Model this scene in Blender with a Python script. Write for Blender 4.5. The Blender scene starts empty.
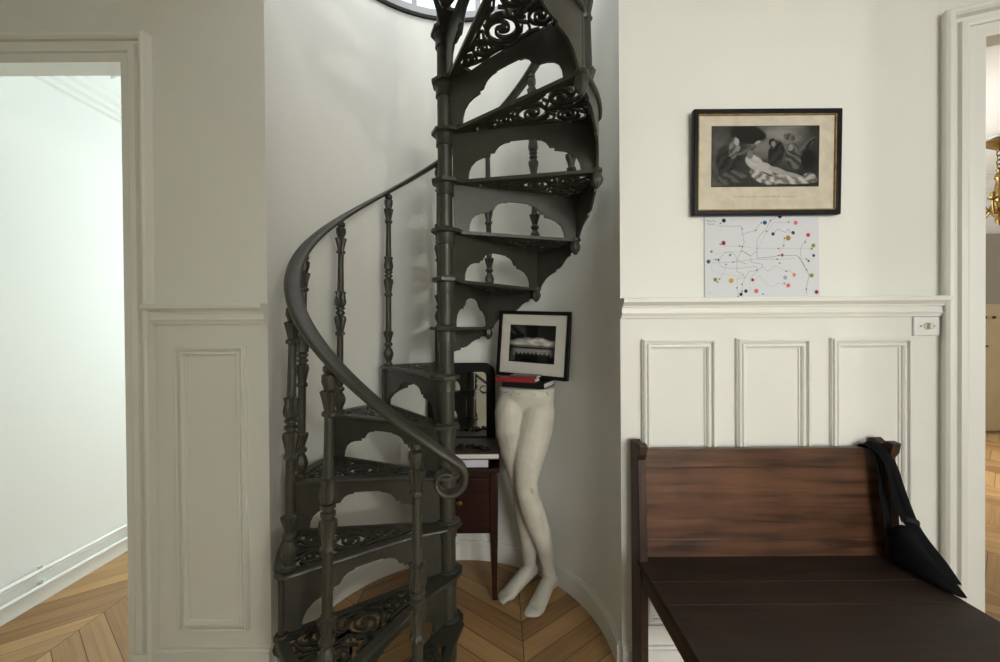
import bpy, bmesh, math, random
from mathutils import Vector, Matrix, noise
from mathutils.geometry import tessellate_polygon
random.seed(7)
PI = math.pi
R = math.radians
S = bpy.context.scene
C = S.collection

# ------------------------------------------------------------------ camera
cam_d = bpy.data.cameras.new('camera')
cam_d.sensor_fit = 'HORIZONTAL'
cam_d.sensor_width = 36.0
cam_d.lens = 388.0 / 1000.0 * 36.0
cam_d.clip_start = 0.02
cam = bpy.data.objects.new('camera', cam_d)
C.objects.link(cam)
cam.matrix_world = Matrix.Translation((0, 0, 1.22)) @ Matrix.Rotation(R(89.58), 4, 'X') @ Matrix.Rotation(R(-0.42), 4, 'Z')
S.camera = cam

# ------------------------------------------------------------------ world, lights, exposure
W = bpy.data.worlds.new('overcast_sky')
S.world = W
W.use_nodes = True
wb = W.node_tree.nodes['Background']
wb.inputs[0].default_value = (0.94, 0.97, 1.0, 1)
wb.inputs[1].default_value = 1.5


def area(name, loc, target, sx, sy, power, color, spread=180):
    d = bpy.data.lights.new(name, 'AREA')
    d.shape = 'RECTANGLE'
    d.size = sx
    d.size_y = sy
    d.energy = power
    d.color = color
    d.spread = R(spread)
    o = bpy.data.objects.new(name, d)
    C.objects.link(o)
    o.location = loc
    o.rotation_euler = (Vector(target) - Vector(loc)).to_track_quat('-Z', 'Y').to_euler()
    return o


area('daylight_hall_window', (1.35, -2.86, 1.55), (1.0, 1.4, 1.2), 1.3, 1.9, 67, (0.985, 1.0, 0.985))
area('daylight_roof_lantern', (-0.197, 1.30, 3.95), (-0.26, 1.75, 0), 0.7, 0.7, 10, (1.0, 0.985, 0.95))
area('daylight_hall_left', (-2.22, -0.35, 1.25), (-0.6, 1.3, 0.7), 0.7, 1.3, 2.6, (0.96, 1.0, 0.76))
area('daylight_hall_right', (2.52, -0.35, 1.35), (1.45, 1.36, 1.35), 0.6, 1.5, 3.4, (0.66, 0.88, 1.0))
area('daylight_left_room', (-1.35, 4.5, 1.5), (-1.75, 1.6, 0.9), 0.8, 2.0, 68, (0.88, 0.99, 1.0))
area('daylight_right_room', (2.6, 3.6, 1.6), (5.8, 3.4, 1.2), 1.4, 1.7, 75, (1.0, 0.98, 0.93))

pl_ = bpy.data.lights.new('added_point_light', 'POINT')  # unseen bare point light, added for a crisp light edge on the right wall
pl_.energy = 75
pl_.color = (1.0, 0.97, 0.90)
pl_.shadow_soft_size = 0.025
plo = bpy.data.objects.new('added_point_light', pl_)
C.objects.link(plo)
plo.location = (2.5, -2.8, 2.0)

S.view_settings.view_transform = 'Standard'
S.view_settings.look = 'None'
S.view_settings.exposure = 0.0
S.view_settings.gamma = 1.0
S.view_settings.use_curve_mapping = False


# ------------------------------------------------------------------ materials
def mat(name, color, rough=0.5, metal=0.0, noise_amt=0.0, noise_scale=8.0, bump=0.0, bump_scale=60.0, spec=0.5, color2=None):
    m = bpy.data.materials.new(name)
    m.use_nodes = True
    nt = m.node_tree
    b = nt.nodes['Principled BSDF']
    b.inputs['Base Color'].default_value = (*color, 1)
    b.inputs['Roughness'].default_value = rough
    b.inputs['Metallic'].default_value = metal
    b.inputs['Specular IOR Level'].default_value = spec
    tc = nt.nodes.new('ShaderNodeTexCoord')
    if noise_amt > 0 or color2:
        n = nt.nodes.new('ShaderNodeTexNoise')
        n.inputs['Scale'].default_value = noise_scale
        n.inputs['Detail'].default_value = 5
        nt.links.new(tc.outputs['Object'], n.inputs['Vector'])
        r = nt.nodes.new('ShaderNodeValToRGB')
        c2 = color2 or tuple(c * (1 - noise_amt) for c in color)
        r.color_ramp.elements[0].position = 0.35
        r.color_ramp.elements[1].position = 0.65
        r.color_ramp.elements[0].color = (*c2, 1)
        r.color_ramp.elements[1].color = (*color, 1)
        nt.links.new(n.outputs['Fac'], r.inputs['Fac'])
        nt.links.new(r.outputs['Color'], b.inputs['Base Color'])
    if bump > 0:
        n2 = nt.nodes.new('ShaderNodeTexNoise')
        n2.inputs['Scale'].default_value = bump_scale
        n2.inputs['Detail'].default_value = 4
        nt.links.new(tc.outputs['Object'], n2.inputs['Vector'])
        bp = nt.nodes.new('ShaderNodeBump')
        bp.inputs['Strength'].default_value = bump
        bp.inputs['Distance'].default_value = 0.004
        nt.links.new(n2.outputs['Fac'], bp.inputs['Height'])
        nt.links.new(bp.outputs['Normal'], b.inputs['Normal'])
    return m


def wood(name, dark, light, axis='X', rough=0.4, scale=1.0):
    m = bpy.data.materials.new(name)
    m.use_nodes = True
    nt = m.node_tree
    b = nt.nodes['Principled BSDF']
    b.inputs['Roughness'].default_value = rough
    b.inputs['Specular IOR Level'].default_value = 0.4
    tc = nt.nodes.new('ShaderNodeTexCoord')
    mp = nt.nodes.new('ShaderNodeMapping')
    s = {'X': (3, 40, 40), 'Y': (40, 3, 40), 'Z': (40, 40, 3)}[axis]
    mp.inputs['Scale'].default_value = [v * scale for v in s]
    nt.links.new(tc.outputs['Object'], mp.inputs['Vector'])
    n = nt.nodes.new('ShaderNodeTexNoise')
    n.inputs['Scale'].default_value = 1.0
    n.inputs['Detail'].default_value = 6
    n.inputs['Distortion'].default_value = 0.6
    nt.links.new(mp.outputs['Vector'], n.inputs['Vector'])
    n3 = nt.nodes.new('ShaderNodeTexNoise')
    n3.inputs['Scale'].default_value = 5.0
    n3.inputs['Detail'].default_value = 3
    nt.links.new(tc.outputs['Object'], n3.inputs['Vector'])
    ad = nt.nodes.new('ShaderNodeMix')
    ad.inputs[0].default_value = 0.4
    nt.links.new(n.outputs['Fac'], ad.inputs[2])
    nt.links.new(n3.outputs['Fac'], ad.inputs[3])
    r = nt.nodes.new('ShaderNodeValToRGB')
    r.color_ramp.elements[0].position = 0.36
    r.color_ramp.elements[1].position = 0.66
    r.color_ramp.elements[0].color = (*dark, 1)
    r.color_ramp.elements[1].color = (*light, 1)
    nt.links.new(ad.outputs[0], r.inputs['Fac'])
    nt.links.new(r.outputs['Color'], b.inputs['Base Color'])
    bp = nt.nodes.new('ShaderNodeBump')
    bp.inputs['Strength'].default_value = 0.35
    bp.inputs['Distance'].default_value = 0.002
    nt.links.new(n.outputs['Fac'], bp.inputs['Height'])
    nt.links.new(bp.outputs['Normal'], b.inputs['Normal'])
    return m


def parquet_material():
    m = bpy.data.materials.new('chevron_oak_parquet')
    m.use_nodes = True
    nt = m.node_tree
    L = nt.links.new
    b = nt.nodes['Principled BSDF']

    def M(op, a, c=None, d=None):
        n = nt.nodes.new('ShaderNodeMath')
        n.operation = op
        for i, v in enumerate((a, c, d)):
            if v is None:
                continue
            if isinstance(v, (int, float)):
                n.inputs[i].default_value = v
            else:
                L(v, n.inputs[i])
        return n.outputs[0]
    tc = nt.nodes.new('ShaderNodeTexCoord')
    sp = nt.nodes.new('ShaderNodeSeparateXYZ')
    L(tc.outputs['Object'], sp.inputs[0])
    w = 0.362
    x = M('ADD', sp.outputs[0], 36.2 - 0.08)
    t = M('PINGPONG', x, w)
    col = M('FLOOR', M('DIVIDE', x, w))
    bb = M('DIVIDE', M('SUBTRACT', sp.outputs[1], M('MULTIPLY', t, 0.76)), 0.1)
    bid = M('FLOOR', bb)
    fr = M('FRACT', bb)
    cv = nt.nodes.new('ShaderNodeCombineXYZ')
    L(bid, cv.inputs[0])
    L(col, cv.inputs[1])
    wn = nt.nodes.new('ShaderNodeTexWhiteNoise')
    wn.noise_dimensions = '3D'
    L(cv.outputs[0], wn.inputs['Vector'])
    gv = nt.nodes.new('ShaderNodeCombineXYZ')
    L(M('MULTIPLY', t, 4.0), gv.inputs[0])
    L(M('MULTIPLY', bb, 6.0), gv.inputs[1])
    L(M('MULTIPLY', col, 7.3), gv.inputs[2])
    gn = nt.nodes.new('ShaderNodeTexNoise')
    gn.inputs['Scale'].default_value = 1.0
    gn.inputs['Detail'].default_value = 5
    gn.inputs['Distortion'].default_value = 0.4
    L(gv.outputs[0], gn.inputs['Vector'])
    mixv = M('ADD', M('MULTIPLY', wn.outputs['Value'], 0.55), M('MULTIPLY', gn.outputs['Fac'], 0.6))
    rp = nt.nodes.new('ShaderNodeValToRGB')
    rp.color_ramp.elements[0].position = 0.25
    rp.color_ramp.elements[1].position = 0.85
    rp.color_ramp.elements[0].color = (0.25, 0.132, 0.052, 1)
    rp.color_ramp.elements[1].color = (0.52, 0.315, 0.135, 1)
    L(mixv, rp.inputs['Fac'])
    gap = M('MAXIMUM', M('LESS_THAN', fr, 0.032), M('MAXIMUM', M('LESS_THAN', t, 0.0016), M('GREATER_THAN', t, w - 0.0016)))
    mx = nt.nodes.new('ShaderNodeMix')
    mx.data_type = 'RGBA'
    L(gap, mx.inputs[0])
    L(rp.outputs['Color'], mx.inputs[6])
    mx.inputs[7].default_value = (0.045, 0.025, 0.012, 1)
    L(mx.outputs[2], b.inputs['Base Color'])
    b.inputs['Roughness'].default_value = 0.42
    bp = nt.nodes.new('ShaderNodeBump')
    bp.inputs['Strength'].default_value = 0.4
    bp.inputs['Distance'].default_value = 0.002
    L(M('SUBTRACT', M('MULTIPLY', gn.outputs['Fac'], 0.3), gap), bp.inputs['Height'])
    L(bp.outputs['Normal'], b.inputs['Normal'])
    return m


def painted_grid_material(name, rough=0.6):
    m = bpy.data.materials.new(name)
    m.use_nodes = True
    nt = m.node_tree
    b = nt.nodes['Principled BSDF']
    a = nt.nodes.new('ShaderNodeAttribute')
    a.attribute_name = 'Col'
    nt.links.new(a.outputs['Color'], b.inputs['Base Color'])
    b.inputs['Roughness'].default_value = rough
    b.inputs['Specular IOR Level'].default_value = 0.08
    return m


def glass_material(name, tint=(1, 1, 1), refl=0.06):
    m = bpy.data.materials.new(name)
    m.use_nodes = True
    nt = m.node_tree
    nt.nodes.remove(nt.nodes['Principled BSDF'])
    out = nt.nodes['Material Output']
    tr = nt.nodes.new('ShaderNodeBsdfTransparent')
    tr.inputs[0].default_value = (*tint, 1)
    gl = nt.nodes.new('ShaderNodeBsdfGlossy')
    gl.inputs['Roughness'].default_value = 0.02
    mx = nt.nodes.new('ShaderNodeMixShader')
    mx.inputs[0].default_value = refl
    nt.links.new(tr.outputs[0], mx.inputs[1])
    nt.links.new(gl.outputs[0], mx.inputs[2])
    nt.links.new(mx.outputs[0], out.inputs['Surface'])
    return m


M_WALL = mat('warm_white_wall_paint', (0.80, 0.80, 0.74), 0.55, noise_amt=0.03, noise_scale=3, bump=0.12, bump_scale=90)
M_TRIM = mat('warm_white_gloss_paint', (0.80, 0.80, 0.74), 0.4)
M_WHITE = mat('clean_white_paint', (0.86, 0.87, 0.85), 0.55, bump=0.05)
M_CEIL = mat('white_ceiling_paint', (0.84, 0.84, 0.81), 0.7)
M_IRON = mat('dark_grey_painted_iron', (0.046, 0.0445, 0.033), 0.42, noise_amt=0.2, noise_scale=25, bump=0.12, bump_scale=120)
M_FLOOR = parquet_material()
M_PEW = wood('aged_pine_pew_back', (0.034, 0.015, 0.008), (0.150, 0.068, 0.034), 'X', 0.30)
M_PEWZ = wood('aged_pew_upright', (0.024, 0.011, 0.007), (0.072, 0.034, 0.019), 'Z', 0.45)
M_SEAT = wood('dark_worn_seat', (0.010, 0.005, 0.0035), (0.032, 0.015, 0.009), 'X', 0.55)
M_APRON = wood('dark_apron', (0.022, 0.010, 0.007), (0.06, 0.028, 0.016), 'Y', 0.45)
M_MAHOG = wood('dark_mahogany', (0.012, 0.003, 0.0025), (0.032, 0.008, 0.006), 'X', 0.35)
M_BLACK = mat('black_lacquer', (0.005, 0.005, 0.005), 0.4, spec=0.18)
M_BLACKM = mat('matte_black', (0.008, 0.008, 0.008), 0.6, spec=0.25)
M_FABRIC = mat('black_bag_cloth', (0.005, 0.005, 0.006), 0.85, bump=0.3, bump_scale=300, spec=0.12)
M_GOLD = mat('worn_gilt', (0.32, 0.22, 0.09), 0.45, 0.6, noise_amt=0.4, noise_scale=60)
M_BRASS = mat('aged_brass', (0.27, 0.18, 0.065), 0.35, 0.9, noise_amt=0.3, noise_scale=40)
M_MAT = mat('off_white_picture_mount', (0.62, 0.60, 0.53), 0.8)
M_OLD = mat('foxed_cream_paper', (0.66, 0.60, 0.47), 0.8, noise_amt=0.14, noise_scale=30)
M_PAPER = mat('white_page_edges', (0.75, 0.74, 0.70), 0.8)
M_LILAC = mat('lavender_white_page_edges', (0.66, 0.65, 0.74), 0.8)
M_RED = mat('red_book_cover', (0.30, 0.022, 0.025), 0.35)
M_REDD = mat('dull_red_grey_cover', (0.16, 0.06, 0.05), 0.4)
M_BROWN = mat('brown_book_cover', (0.075, 0.055, 0.038), 0.5, noise_amt=0.3, noise_scale=30)
M_SHELL = mat('chalky_white_mannequin', (0.66, 0.635, 0.545), 0.5, noise_amt=0.16, noise_scale=14, bump=0.15, bump_scale=140)
M_PINK = mat('pink_scuff', (0.55, 0.38, 0.36), 0.6)
M_MIRROR = mat('old_mirror_silver', (0.86, 0.86, 0.84), 0.03, 1.0)
M_GLASS = glass_material('clear_pane')
M_PGLASS = glass_material('picture_glass', refl=0.012)
M_PLASTIC = mat('white_plastic', (0.80, 0.81, 0.79), 0.35)
M_CREAMP = mat('cream_plastic', (0.66, 0.62, 0.50), 0.35)
M_STEEL = mat('zinc_grey_metal', (0.30, 0.31, 0.32), 0.45, 0.3)
M_TAN = mat('tan_painted_wood', (0.50, 0.40, 0.24), 0.5, noise_amt=0.08, noise_scale=6)
M_TAUPE = mat('taupe_wall_paint', (0.30, 0.265, 0.21), 0.6)
M_DOT = painted_grid_material('ink_on_paper')


# ------------------------------------------------------------------ mesh helpers
def nb():
    return bmesh.new()


def box(bm, x0, y0, z0, x1, y1, z1, mx=None):
    vs = [Vector((x, y, z)) for z in (z0, z1) for y in (y0, y1) for x in (x0, x1)]
    if mx is not None:
        vs = [mx @ v for v in vs]
    v = [bm.verts.new(p) for p in vs]
    for f in ((0, 2, 3, 1), (4, 5, 7, 6), (0, 1, 5, 4), (2, 6, 7, 3), (0, 4, 6, 2), (1, 3, 7, 5)):
        bm.faces.new([v[i] for i in f])


def prism(bm, loops, f0, f1):
    """loops: list of 2-D loops (first outer, rest holes); f0 / f1 map (u, v) to the two faces"""
    tri = tessellate_polygon([[Vector((p[0], p[1], 0)) for p in lp] for lp in loops])
    flat = [p for lp in loops for p in lp]
    a = [bm.verts.new(f0(*p)) for p in flat]
    b = [bm.verts.new(f1(*p)) for p in flat]
    for t in tri:
        try:
            bm.faces.new([a[i] for i in t])
            bm.faces.new([b[i] for i in reversed(t)])
        except ValueError:
            pass
    k = 0
    for lp in loops:
        n = len(lp)
        for i in range(n):
            j = (i + 1) % n
            bm.faces.new([a[k + i], a[k + j], b[k + j], b[k + i]])
        k += n


def lathe(bm, prof, seg=16, lobes=0, axis_mx=None, cap=True):
    """prof: (radius, z[, lobe strength])"""
    rings = []
    for p in prof:
        r, z = p[0], p[1]
        amp = p[2] if len(p) > 2 else 0
        ring = []
        for i in range(seg):
            a = 2 * PI * i / seg
            rr = r * (1 + (amp * math.cos(lobes * a) if lobes else 0))
            v = Vector((rr * math.cos(a), rr * math.sin(a), z))
            if axis_mx is not None:
                v = axis_mx @ v
            ring.append(bm.verts.new(v))
        rings.append(ring)
    for q in range(len(rings) - 1):
        for i in range(seg):
            j = (i + 1) % seg
            bm.faces.new([rings[q][i], rings[q][j], rings[q + 1][j], rings[q + 1][i]])
    if cap:
        bm.faces.new(list(reversed(rings[0])))
        bm.faces.new(rings[-1])


def tube(bm, pts, rad, seg=8, sx=1.0, up=None):
    pts = [Vector(p) for p in pts]
    if isinstance(rad, (int, float)):
        rad = [rad] * len(pts)
    rings = []
    n0 = None
    for i, p in enumerate(pts):
        t = (pts[min(i + 1, len(pts) - 1)] - pts[max(i - 1, 0)]).normalized()
        if n0 is None:
            ref = Vector(up) if up else (Vector((0, 0, 1)) if abs(t.z) < 0.9 else Vector((1, 0, 0)))
        else:
            ref = n0
        n = (ref - t * ref.dot(t)).normalized()
        n0 = n
        s = t.cross(n)
        rr = rad[i]
        ra, rb = (rr if isinstance(rr, tuple) else (rr * sx, rr))
        rings.append([bm.verts.new(p + s * ra * math.cos(2 * PI * k / seg) + n * rb * math.sin(2 * PI * k / seg)) for k in range(seg)])
    for q in range(len(rings) - 1):
        for k in range(seg):
            j = (k + 1) % seg
            bm.faces.new([rings[q][k], rings[q][j], rings[q + 1][j], rings[q + 1][k]])
    bm.faces.new(list(reversed(rings[0])))
    bm.faces.new(rings[-1])


def ribbon(bm, pts, w, z0, z1):
    """flat strip of width w along 2-D points, between heights z0 and z1"""
    n = len(pts)
    if isinstance(w, (int, float)):
        w = [w] * n
    rows = []
    for i in range(n):
        a, b = pts[max(i - 1, 0)], pts[min(i + 1, n - 1)]
        d = Vector((b[0] - a[0], b[1] - a[1]))
        d = d.normalized() if d.length > 1e-9 else Vector((1, 0))
        q = Vector((-d.y, d.x)) * w[i] / 2
        p = Vector(pts[i])
        l, r = p + q, p - q
        rows.append([bm.verts.new((l.x, l.y, z1)), bm.verts.new((r.x, r.y, z1)), bm.verts.new((r.x, r.y, z0)), bm.verts.new((l.x, l.y, z0))])
    for i in range(n - 1):
        for k in range(4):
            j = (k + 1) % 4
            bm.faces.new([rows[i][k], rows[i][j], rows[i + 1][j], rows[i + 1][k]])
    bm.faces.new(rows[0])
    bm.faces.new(list(reversed(rows[-1])))


def frame_sweep(bm, pts, prof, closed, f):
    """sweep prof [(offset to the left of the path, protrusion)] along a mitred 2-D path; f(u, v, protrusion) -> 3-D"""
    n = len(pts)
    P = [Vector(p) for p in pts]
    rows = []
    for i in range(n):
        if closed:
            d0 = (P[i] - P[i - 1]).normalized()
            d1 = (P[(i + 1) % n] - P[i]).normalized()
        else:
            d0 = (P[i] - P[max(i - 1, 0)]).normalized() if i > 0 else (P[1] - P[0]).normalized()
            d1 = (P[min(i + 1, n - 1)] - P[i]).normalized() if i < n - 1 else d0
        n0 = Vector((-d0.y, d0.x))
        n1 = Vector((-d1.y, d1.x))
        m = (n0 + n1)
        m = m / max(m.dot(n0), 1e-6)
        rows.append([bm.verts.new(f(P[i].x + m.x * o, P[i].y + m.y * o, h)) for (o, h) in prof])
    k = len(prof)
    for i in range(n if closed else n - 1):
        a, b = rows[i], rows[(i + 1) % n]
        for q in range(k - 1):
            bm.faces.new([a[q], b[q], b[q + 1], a[q + 1]])
    if not closed:
        bm.faces.new(rows[0])
        bm.faces.new(list(reversed(rows[-1])))


def woff(o):
    v = Vector((0, 0, 0))
    while o is not None:
        v += o.location
        o = o.parent
    return v


def obj(name, bm, m, parent=None, local=False, smooth=False, bevel=0.0, sharp=35):
    bmesh.ops.recalc_face_normals(bm, faces=bm.faces)
    if parent is not None and not local:
        bmesh.ops.translate(bm, vec=-woff(parent), verts=bm.verts)
    me = bpy.data.meshes.new(name)
    bm.to_mesh(me)
    bm.free()
    me.materials.append(m)
    if smooth:
        me.shade_smooth()
        me.set_sharp_from_angle(angle=R(sharp))
    o = bpy.data.objects.new(name, me)
    C.objects.link(o)
    if parent is not None:
        o.parent = parent
    if bevel > 0:
        b = o.modifiers.new('bevel', 'BEVEL')
        b.width = bevel
        b.segments = 2
        b.limit_method = 'ANGLE'
    return o


def tag(o, label, cat, group=None):
    o['label'] = label
    o['category'] = cat
    if group:
        o['group'] = group
    return o


def thing(name, label, cat, loc=(0, 0, 0), group=None):
    o = bpy.data.objects.new(name, None)
    o.empty_display_size = 0.05
    C.objects.link(o)
    o.location = loc
    return tag(o, label, cat, group)


def struct(name, bm, m, smooth=False, bevel=0.0):
    o = obj(name, bm, m, None, False, smooth, bevel)
    o['kind'] = 'structure'
    return o


def clone(o, parent=None, loc=None, rot=None):
    c = o.copy()
    C.objects.link(c)
    c.parent = parent
    if loc is not None:
        c.location = loc
    if rot is not None:
        c.rotation_euler = rot
    for ch in list(o.children):
        clone(ch, c)
    return c


def grid_picture(name, w, h, nx, ny, fn, f, parent, m=None):
    """a flat picture as a fine grid coloured by fn(u, v), u right, v down (0..1); f(x, z) -> 3-D"""
    bm = nb()
    vs = [[bm.verts.new(f(w * i / nx, h * (1 - j / ny))) for i in range(nx + 1)] for j in range(ny + 1)]
    for j in range(ny):
        for i in range(nx):
            bm.faces.new([vs[j][i], vs[j + 1][i], vs[j + 1][i + 1], vs[j][i + 1]])
    o = obj(name, bm, m or M_DOT, parent)
    at = o.data.color_attributes.new('Col', 'FLOAT_COLOR', 'POINT')
    k = 0
    buf = []
    for j in range(ny + 1):
        for i in range(nx + 1):
            c = fn(i / nx, j / ny)
            buf += [c[0], c[1], c[2], 1.0]
    at.data.foreach_set('color', buf)
    return o


def lin(r, g, b):
    def f(c):
        c /= 255
        return c / 12.92 if c <= 0.04045 else ((c + 0.055) / 1.055) ** 2.4
    return (f(r), f(g), f(b))


# ------------------------------------------------------------------ setting
PX, PY = -0.197, 1.4265          # centre of the stair niche
RN = 0.623                       # its radius
WY = 1.363                       # plane of the hall wall beside it
ZC = 2.83                        # hall ceiling
XL, XR = -0.816, 0.423           # niche corners
TH = 0.06

bm = nb()
box(bm, -3.2, -3.1, -0.05, 7.2, 5.1, 0.0)
struct('floor', bm, M_FLOOR)

NA0 = math.asin((WY - PY) / RN)
def niche_arc(r, n=72, a0=NA0, a1=PI - NA0):
    return [(PX + r * math.cos(a0 + (a1 - a0) * i / n), PY + r * math.sin(a0 + (a1 - a0) * i / n)) for i in range(n + 1)]


bm = nb()
OA = math.asin((WY + 0.004 - PY) / (RN + 0.06))
lp = niche_arc(RN) + list(reversed(niche_arc(RN + 0.06, a0=OA, a1=PI - OA)))
prism(bm, [lp], lambda u, v: (u, v, 0), lambda u, v: (u, v, ZC))
struct('wall_niche', bm, M_WALL, smooth=True)
bm = nb()
for (r, z0, z1) in ((RN - 0.014, 0, 0.088), (RN - 0.009, 0.088, 0.100)):
    lp = niche_arc(r, a0=NA0 + 0.02, a1=PI - NA0 - 0.02) + list(reversed(niche_arc(RN + 0.01, a0=NA0 + 0.02, a1=PI - NA0 - 0.02)))
    prism(bm, [lp], lambda u, v, z0=z0: (u, v, z0), lambda u, v, z1=z1: (u, v, z1))
struct('baseboard_niche', bm, M_TRIM, smooth=True)

# left wall with the doorway
DXL0, DXL1, DZL = -2.02, -1.308, 2.152
bm = nb()
box(bm, DXL1, WY, 0, XL, WY + TH, ZC)
box(bm, DXL0, WY, DZL, DXL1, WY + TH, ZC)
box(bm, -2.3, WY, 0, DXL0, WY + TH, ZC)
struct('wall_left', bm, M_WALL)
bm = nb()
casing = [(0, 0), (0, 0.010), (0.0265, 0.010), (0.027, 0.019), (0.031, 0.021), (0.047, 0.020), (0.050, 0.010), (0.060, 0.010), (0.0605, 0.020), (0.066, 0.028), (0.074, 0.030), (0.080, 0.026), (0.082, 0)]
frame_sweep(bm, [(DXL1, 0), (DXL1, DZL), (DXL0, DZL), (DXL0, 0)], [(-o * 1.2, h * 1.15) for o, h in casing], False, lambda u, v, h: (u, WY - h, v))
box(bm, DXL1 + 0.03, WY - 0.032, 0, DXL1 + 0.092, WY, 0.10)
struct('trim_1', bm, M_TRIM)

rail = [(0, 0.0), (0.0, 0.012), (0.010, 0.014), (0.0105, 0.021), (0.016, 0.023), (0.018, 0.018), (0.036, 0.018), (0.0365, 0.026), (0.042, 0.027), (0.050, 0.036), (0.054, 0.042), (0.066, 0.043), (0.067, 0.036), (0.070, 0.034), (0.070, 0)]
def chair_rail(bm, x0, x1, z=1.242):
    frame_sweep(bm, [(x0, z), (x1, z)], rail, False, lambda u, v, h: (u, WY - h, v))


panel_prof = [(0, 0), (0, 0.013), (0.003, 0.013), (0.0035, 0.020), (0.008, 0.022), (0.012, 0.020), (0.0125, 0.008), (0.016, 0.008), (0.020, 0.016), (0.027, 0.017), (0.031, 0.012), (0.0315, 0.006), (0.036, 0.005), (0.0365, -0.001)]
def panel(bm, x0, x1, z0, z1):
    frame_sweep(bm, [(x0, z0), (x1, z0), (x1, z1), (x0, z1)], panel_prof, True, lambda u, v, h: (u, WY - h, v))


bm = nb()
chair_rail(bm, -1.228, XL + 0.0)
struct('trim_2', bm, M_TRIM)
bm = nb()
panel(bm, -1.135, -0.889, 0.166, 1.165)
struct('trim_3', bm, M_TRIM)
bm = nb()
box(bm, -1.224, WY - 0.014, 0, XL, WY, 0.09)
box(bm, -1.224, WY - 0.009, 0.09, XL, WY, 0.10)
struct('baseboard_left', bm, M_TRIM)

# right wall
XC = 1.540
bm = nb()
box(bm, XR, WY, 0, XC + 0.01, WY + TH, ZC)
struct('wall_right', bm, M_WALL)
bm = nb()
chair_rail(bm, XR, XC + 0.004, 1.251)
struct('trim_4', bm, M_TRIM)
for i, (a, b_) in enumerate(((641, 714), (735, 808), (829, 908))):
    bm = nb()
    panel(bm, (a - 500) / 284.7, (b_ - 500) / 284.7, 0.166, 1.178)
    struct('trim_%d' % (5 + i), bm, M_TRIM)
bm = nb()
box(bm, XR, WY - 0.014, 0, XC, WY, 0.088)
box(bm, XR, WY - 0.009, 0.088, XC, WY, 0.098)
struct('baseboard_right', bm, M_TRIM)

# oblique wall with the right doorway
OB = Matrix.Translation((XC, WY, 0)) @ Matrix.Rotation(R(-22), 4, 'Z')
DT0, DT1, DZR = 0.113, 0.92, 2.188
bm = nb()
box(bm, 0, 0, 0, DT0, TH, ZC, OB)
box(bm, DT0, 0, DZR, DT1, TH, ZC, OB)
box(bm, DT1, 0, 0, 1.16, TH, ZC, OB)
struct('wall_oblique', bm, M_WALL)
bm = nb()
casing2 = [(0, 0), (0, 0.010), (0.043, 0.010), (0.0435, 0.020), (0.050, 0.023), (0.064, 0.021), (0.067, 0.008), (0.081, 0.008), (0.083, 0.028), (0.090, 0.036), (0.100, 0.036), (0.108, 0.030), (0.108, 0)]
frame_sweep(bm, [(DT0, 0), (DT0, DZR), (DT1, DZR), (DT1, 0)], casing2, False, lambda u, v, h: OB @ Vector((u, -h, v)))
struct('trim_8', bm, M_TRIM)

# hall: side walls, unseen back partition added to cut the light at its doorway, back room with a window
bm = nb()
box(bm, -2.36, -3.0, 0, -2.3, WY + TH, ZC)
struct('wall_hall_left', bm, M_WALL)
bm = nb()
box(bm, 2.6, -3.0, 0, 2.66, 1.0, ZC)
struct('wall_hall_right', bm, M_WALL)
JX = 0.60  # left jamb, placed to keep the window light off the left wall
bm = nb()
box(bm, -2.3, -1.10, 0, JX, -1.0, ZC)
box(bm, JX, -1.10, 2.35, 2.007, -1.0, ZC)
box(bm, 2.007, -1.10, 0, 2.6, -1.0, ZC)
struct('wall_back_added', bm, M_WALL)
bm = nb()
box(bm, -2.3, -3.06, 0, 0.55, -3.0, ZC)
box(bm, 2.15, -3.06, 0, 2.6, -3.0, ZC)
box(bm, 0.55, -3.06, 0, 2.15, -3.0, 0.5)
box(bm, 0.55, -3.06, 2.55, 2.15, -3.0, ZC)
struct('wall_rear', bm, M_WALL)
bm = nb()
for x in (0.55, 1.33, 2.10):
    box(bm, x, -3.05, 0.5, x + 0.05, -3.0, 2.55)
for z in (0.5, 1.5, 2.5):
    box(bm, 0.55, -3.05, z, 2.15, -3.0, z + 0.05)
w1 = struct('window_1', bm, M_WHITE)
bm = nb()
box(bm, 0.6, -3.03, 0.55, 2.1, -3.025, 2.5)
obj('pane', bm, M_GLASS, w1)

# ceiling with the round stair opening, glazed roof lantern above it
circ = [(PX + RN * math.cos(2 * PI * i / 96), PY + RN * math.sin(2 * PI * i / 96)) for i in range(96)]
bm = nb()
prism(bm, [[(-2.36, -3.06), (2.66, -3.06), (2.66, 0.93), (1.56, 1.38), (0.55, 1.42), (0.55, 2.25), (-0.95, 2.25), (-0.95, 1.42), (-2.36, 1.42)], circ],
      lambda u, v: (u, v, ZC), lambda u, v: (u, v, ZC + 0.05))
struct('ceiling', bm, M_CEIL)
lant = thing('roof_lantern', 'round glazed lantern with dark rim above the top of the spiral stair', 'skylight', (PX, PY, ZC + 0.05))
def ringband(bm, ra, rb, z0, z1, seg=96):
    lathe_pts = [(ra, z0), (rb, z0), (rb, z1), (ra, z1)]
    rows = [[bm.verts.new((PX + r * math.cos(2 * PI * i / seg), PY + r * math.sin(2 * PI * i / seg), z)) for i in range(seg)] for r, z in lathe_pts]
    for q in range(4):
        for i in range(seg):
            j = (i + 1) % seg
            bm.faces.new([rows[q][i], rows[q][j], rows[(q + 1) % 4][j], rows[(q + 1) % 4][i]])
bm = nb()
ringband(bm, RN - 0.012, RN + 0.0, ZC - 0.004, ZC + 0.012)
obj('rim', bm, M_BLACKM, lant, smooth=True)
bm = nb()
ringband(bm, RN - 0.004, RN + 0.03, ZC + 0.012, ZC + 0.052)
obj('curb', bm, M_STEEL, lant, smooth=True)
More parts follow.
